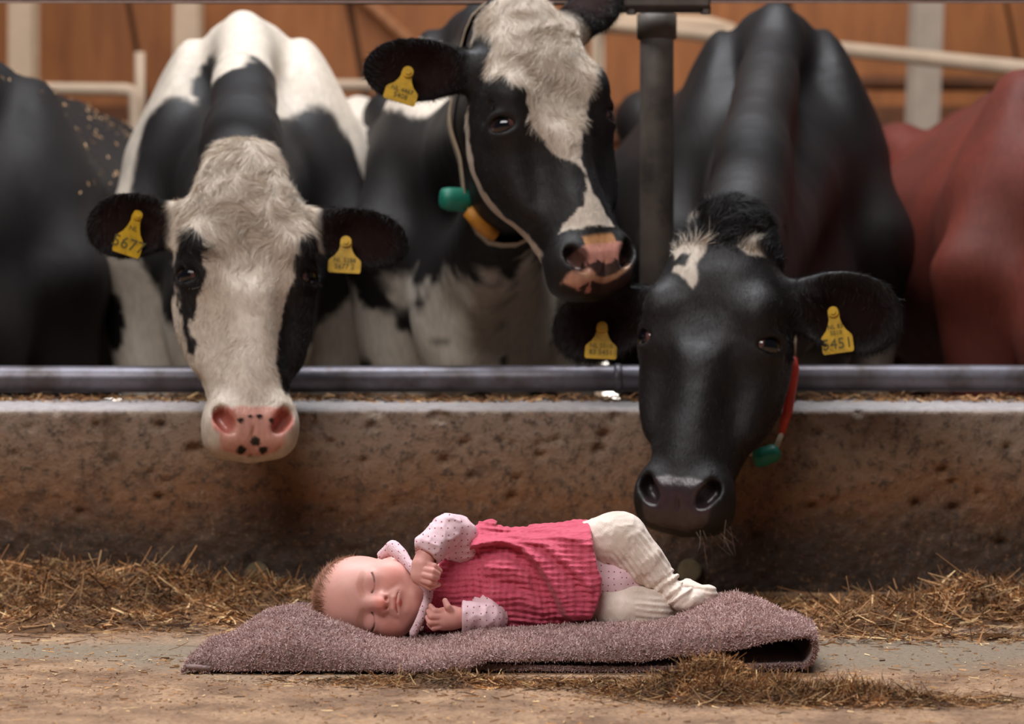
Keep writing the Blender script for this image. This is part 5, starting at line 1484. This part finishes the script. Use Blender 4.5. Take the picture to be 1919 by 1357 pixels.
lv, lf = mesh_sdf(leg_low, [W(1055, 0, 3.36)[0], 3.28, 0.008], [W(1350, 0, 3.42)[0], 3.46, 0.13], 0.0017, 1)
cloth('tights_leg', lv, lf, m_knit, None, 'lower cream knitted tights leg resting on the towel')
# ---------------------------------------------------------------- hay, straw and chaff
m_hay = vcol_mat('hay', rough=0.75, spec=0.25, var=0.0, bmp=0)
HAYC = np.array([srgb(182, 134, 88), srgb(150, 104, 64), srgb(114, 78, 50), srgb(76, 52, 36), srgb(224, 186, 134), srgb(160, 122, 86)])
HAYP = np.array([.22, .22, .18, .16, .10, .12])
def heap_h(x, y, heaps):
    z = np.zeros_like(x)
    for px, d, rx, ry, h in heaps:
        cx = W(px, 0, d)[0]
        q = ((x - cx) / rx) ** 2 + ((y - d) / ry) ** 2
        z = np.maximum(z, h * np.exp(-q * 1.2))
    P = np.stack([x, y, np.zeros_like(x)], 1)
    return np.maximum(z * (1 + 0.95 * fbm(P, 13, 3, 2.0)) - 0.002, 0)
def hay(name, label, heaps, n, lmin, lmax, wmin, wmax, spread=1.25, tilt=0.35, maxy=9.0, base=True, zoff=0.0, pale=0.0):
    wt = np.array([h[2] * h[3] * (0.3 + h[4] / 0.03) for h in heaps]); wt /= wt.sum()
    k = RNG.choice(len(heaps), n, p=wt)
    hp = np.array([(W(h[0], 0, h[1])[0], h[1], h[2], h[3], h[4]) for h in heaps])[k]
    x = hp[:, 0] + RNG.normal(size=n) * hp[:, 2] * 0.62 * spread; y = hp[:, 1] + RNG.normal(size=n) * hp[:, 3] * 0.62 * spread
    ok = y < maxy; x, y = x[ok], y[ok]; n = len(x)
    hz = heap_h(x, y, heaps)
    z = hz * (0.55 + 0.5 * RNG.random(n)) + 0.001 + zoff
    az = RNG.random(n) * 2 * math.pi
    el = RNG.normal(size=n) * tilt * np.clip(hz / 0.012, 0.12, 1.2)
    D = np.stack([np.cos(az) * np.cos(el), np.sin(az) * np.cos(el) * 0.7, np.abs(np.sin(el))], 1); D /= np.linalg.norm(D, axis=1)[:, None]
    L = lmin + (lmax - lmin) * RNG.random(n) ** 2.2
    c = HAYC[RNG.choice(len(HAYC), n, p=HAYP)] * (0.65 + 0.6 * RNG.random((n, 1)))
    c = c * (0.95 + 0.9 * fbm(np.stack([x, y, z * 2], 1), 26, 2, 6.0))[:, None].clip(0.3, 1.5)
    P = np.stack([x, y, z], 1) - D * (L / 2)[:, None]
    P[:, 2] = np.maximum(P[:, 2], 0.0008 + zoff)
    V, F, C = ribbons(P, D, L, wmin + (wmax - wmin) * RNG.random(n) ** 2.5, np.concatenate([c, np.ones((n, 1))], 1), RNG.normal(size=(n, 3)) * 0.22, 2, 0.6)
    V[:, 2] = np.maximum(V[:, 2], 0.0006 + zoff); V[:, 1] = np.minimum(V[:, 1], maxy)
    if base:
        x0 = min(W(h[0], 0, h[1])[0] - 2.0 * h[2] for h in heaps); x1 = max(W(h[0], 0, h[1])[0] + 2.0 * h[2] for h in heaps)
        y0 = min(h[1] - 2.0 * h[3] for h in heaps); y1 = min(max(h[1] + 2.0 * h[3] for h in heaps), maxy)
        gx = np.arange(x0, x1, 0.007); gy = np.arange(y0, y1, 0.007)
        X, Y = np.meshgrid(gx, gy, indexing='ij'); X = X.ravel(); Y = Y.ravel()
        Z = heap_h(X, Y, heaps) * 0.80
        I = np.arange(len(X)).reshape(len(gx), len(gy))
        Fb = np.stack([I[:-1, :-1], I[1:, :-1], I[1:, 1:], I[:-1, 1:]], -1).reshape(-1, 4)
        Fb = Fb[(Z[Fb] > 0.0015).any(1)]
        GV = np.stack([X, Y, Z - 0.001 + zoff], 1)
        gc = np.concatenate([np.array(srgb(104, 70, 40)) * (0.7 + 0.5 * fbm(GV, 60, 2)[:, None]), np.ones((len(GV), 1))], 1)
        used = np.unique(Fb); re = np.full(len(GV), -1); re[used] = np.arange(len(used))
        F = np.concatenate([F, re[Fb] + len(V)]); V = np.concatenate([V, GV[used]]); C = np.concatenate([C, gc[used]])
    o = make_mesh(name, V, F, m_hay, None, C.astype(f32))
    return tag(o, label, 'hay', None, 'stuff')
hay('hay_heap', 'brown hay heaped along the curb at the left behind the baby', [(40, 4.02, .22, .10, .050), (170, 3.92, .16, .10, .038), (300, 3.96, .18, .12, .050), (430, 3.98, .16, .10, .040), (560, 4.0, .16, .08, .026), (120, 3.70, .26, .10, .012), (-150, 3.95, .2, .12, .04), (420, 3.76, .22, .08, .007)],
    22000, 0.008, 0.060, 0.0008, 0.0040, maxy=4.12)
hay('hay_heap', 'loose hay heap along the curb at the right behind the towel', [(1840, 3.84, .18, .09, .036), (1900, 4.0, .2, .08, .030), (1700, 3.78, .16, .08, .024), (1600, 3.66, .12, .08, .016), (1480, 3.92, .22, .10, .008), (1760, 3.55, .22, .06, .005), (2050, 3.85, .2, .1, .035)],
    17000, 0.008, 0.060, 0.0008, 0.0040, maxy=4.12)
hay('hay_wisps', 'short hay wisps in front of the middle of the towel', [(760, 3.12, .12, .030, .007), (870, 3.10, .12, .035, .011), (980, 3.09, .12, .03, .007), (1120, 3.10, .12, .03, .006)],
    4200, 0.005, 0.026, 0.0008, 0.0020)
hay('hay_tuft', 'fuzzy hay tuft in front of the right end of the towel', [(1330, 3.03, .075, .035, .036), (1270, 3.02, .08, .03, .018), (1420, 2.98, .10, .04, .022), (1560, 2.97, .12, .04, .018), (1680, 2.95, .10, .035, .010)],
    11000, 0.006, 0.034, 0.0008, 0.0020, tilt=0.6)
# chaff strewn over the whole floor
n = 42000
x = RNG.uniform(-1.5, 1.5, n); y = 2.4 + 1.72 * RNG.random(n)
keep = fbm(np.stack([x * 0.6, y * 1.6, np.zeros(n)], 1), 4, 3, 5.0) > RNG.normal(size=n) * 0.25 - 0.02
inside_towel = (y > 3.19) & (y < 3.63) & (x > W(370, 0, 3.2)[0]) & (x < W(1540, 0, 3.2)[0])
x, y = x[keep & ~inside_towel], y[keep & ~inside_towel]; n = len(x)
az = RNG.random(n) * 2 * math.pi
D = np.stack([np.cos(az), np.sin(az), 0.06 * RNG.random(n)], 1); D /= np.linalg.norm(D, axis=1)[:, None]
c = HAYC[RNG.choice(len(HAYC), n, p=[.30, .20, .08, .04, .18, .20])] * (0.85 + 0.5 * RNG.random((n, 1)))
V, F, C = ribbons(np.stack([x, y, np.full(n, 0.0012)], 1), D, 0.002 + 0.016 * RNG.random(n) ** 3.5, 0.0007 + 0.0020 * RNG.random(n) ** 2, np.concatenate([c, np.ones((n, 1))], 1), RNG.normal(size=(n, 3)) * np.array([0.15, 0.15, 0.03]), 2, 0.6)
V[:, 2] = np.maximum(V[:, 2], 0.0006)
tag(make_mesh('chaff', V, F, m_hay, None, C.astype(f32)), 'fine chaff strewn over the dusty floor', 'chaff', None, 'stuff')
# feed scraps lying on top of the curb
n = 9000
x = RNG.uniform(-2.3, 2.3, n); y = 4.22 + 0.24 * RNG.beta(2.0, 1.6, n)
hz = 0.010 * (0.5 + fbm(np.stack([x, y, y * 0], 1), 12, 3)) * sstep(4.21, 4.30, y)
az = RNG.random(n) * 2 * math.pi; el = RNG.normal(size=n) * 0.25
D = np.stack([np.cos(az), np.sin(az), np.abs(el)], 1); D /= np.linalg.norm(D, axis=1)[:, None]
c = HAYC[RNG.choice(len(HAYC), n, p=HAYP)] * (0.8 + 0.5 * RNG.random((n, 1)))
V, F, C = ribbons(np.stack([x, y, 0.311 + np.maximum(hz, 0) * RNG.random(n)], 1), D, 0.006 + 0.02 * RNG.random(n) ** 2, 0.0012 + 0.002 * RNG.random(n), np.concatenate([c, np.ones((n, 1))], 1), None, 2, 0.6)
tag(make_mesh('feed_scraps', V, F, m_hay, None, C.astype(f32)), 'dry feed scraps lying on top of the concrete curb', 'feed', None, 'stuff')
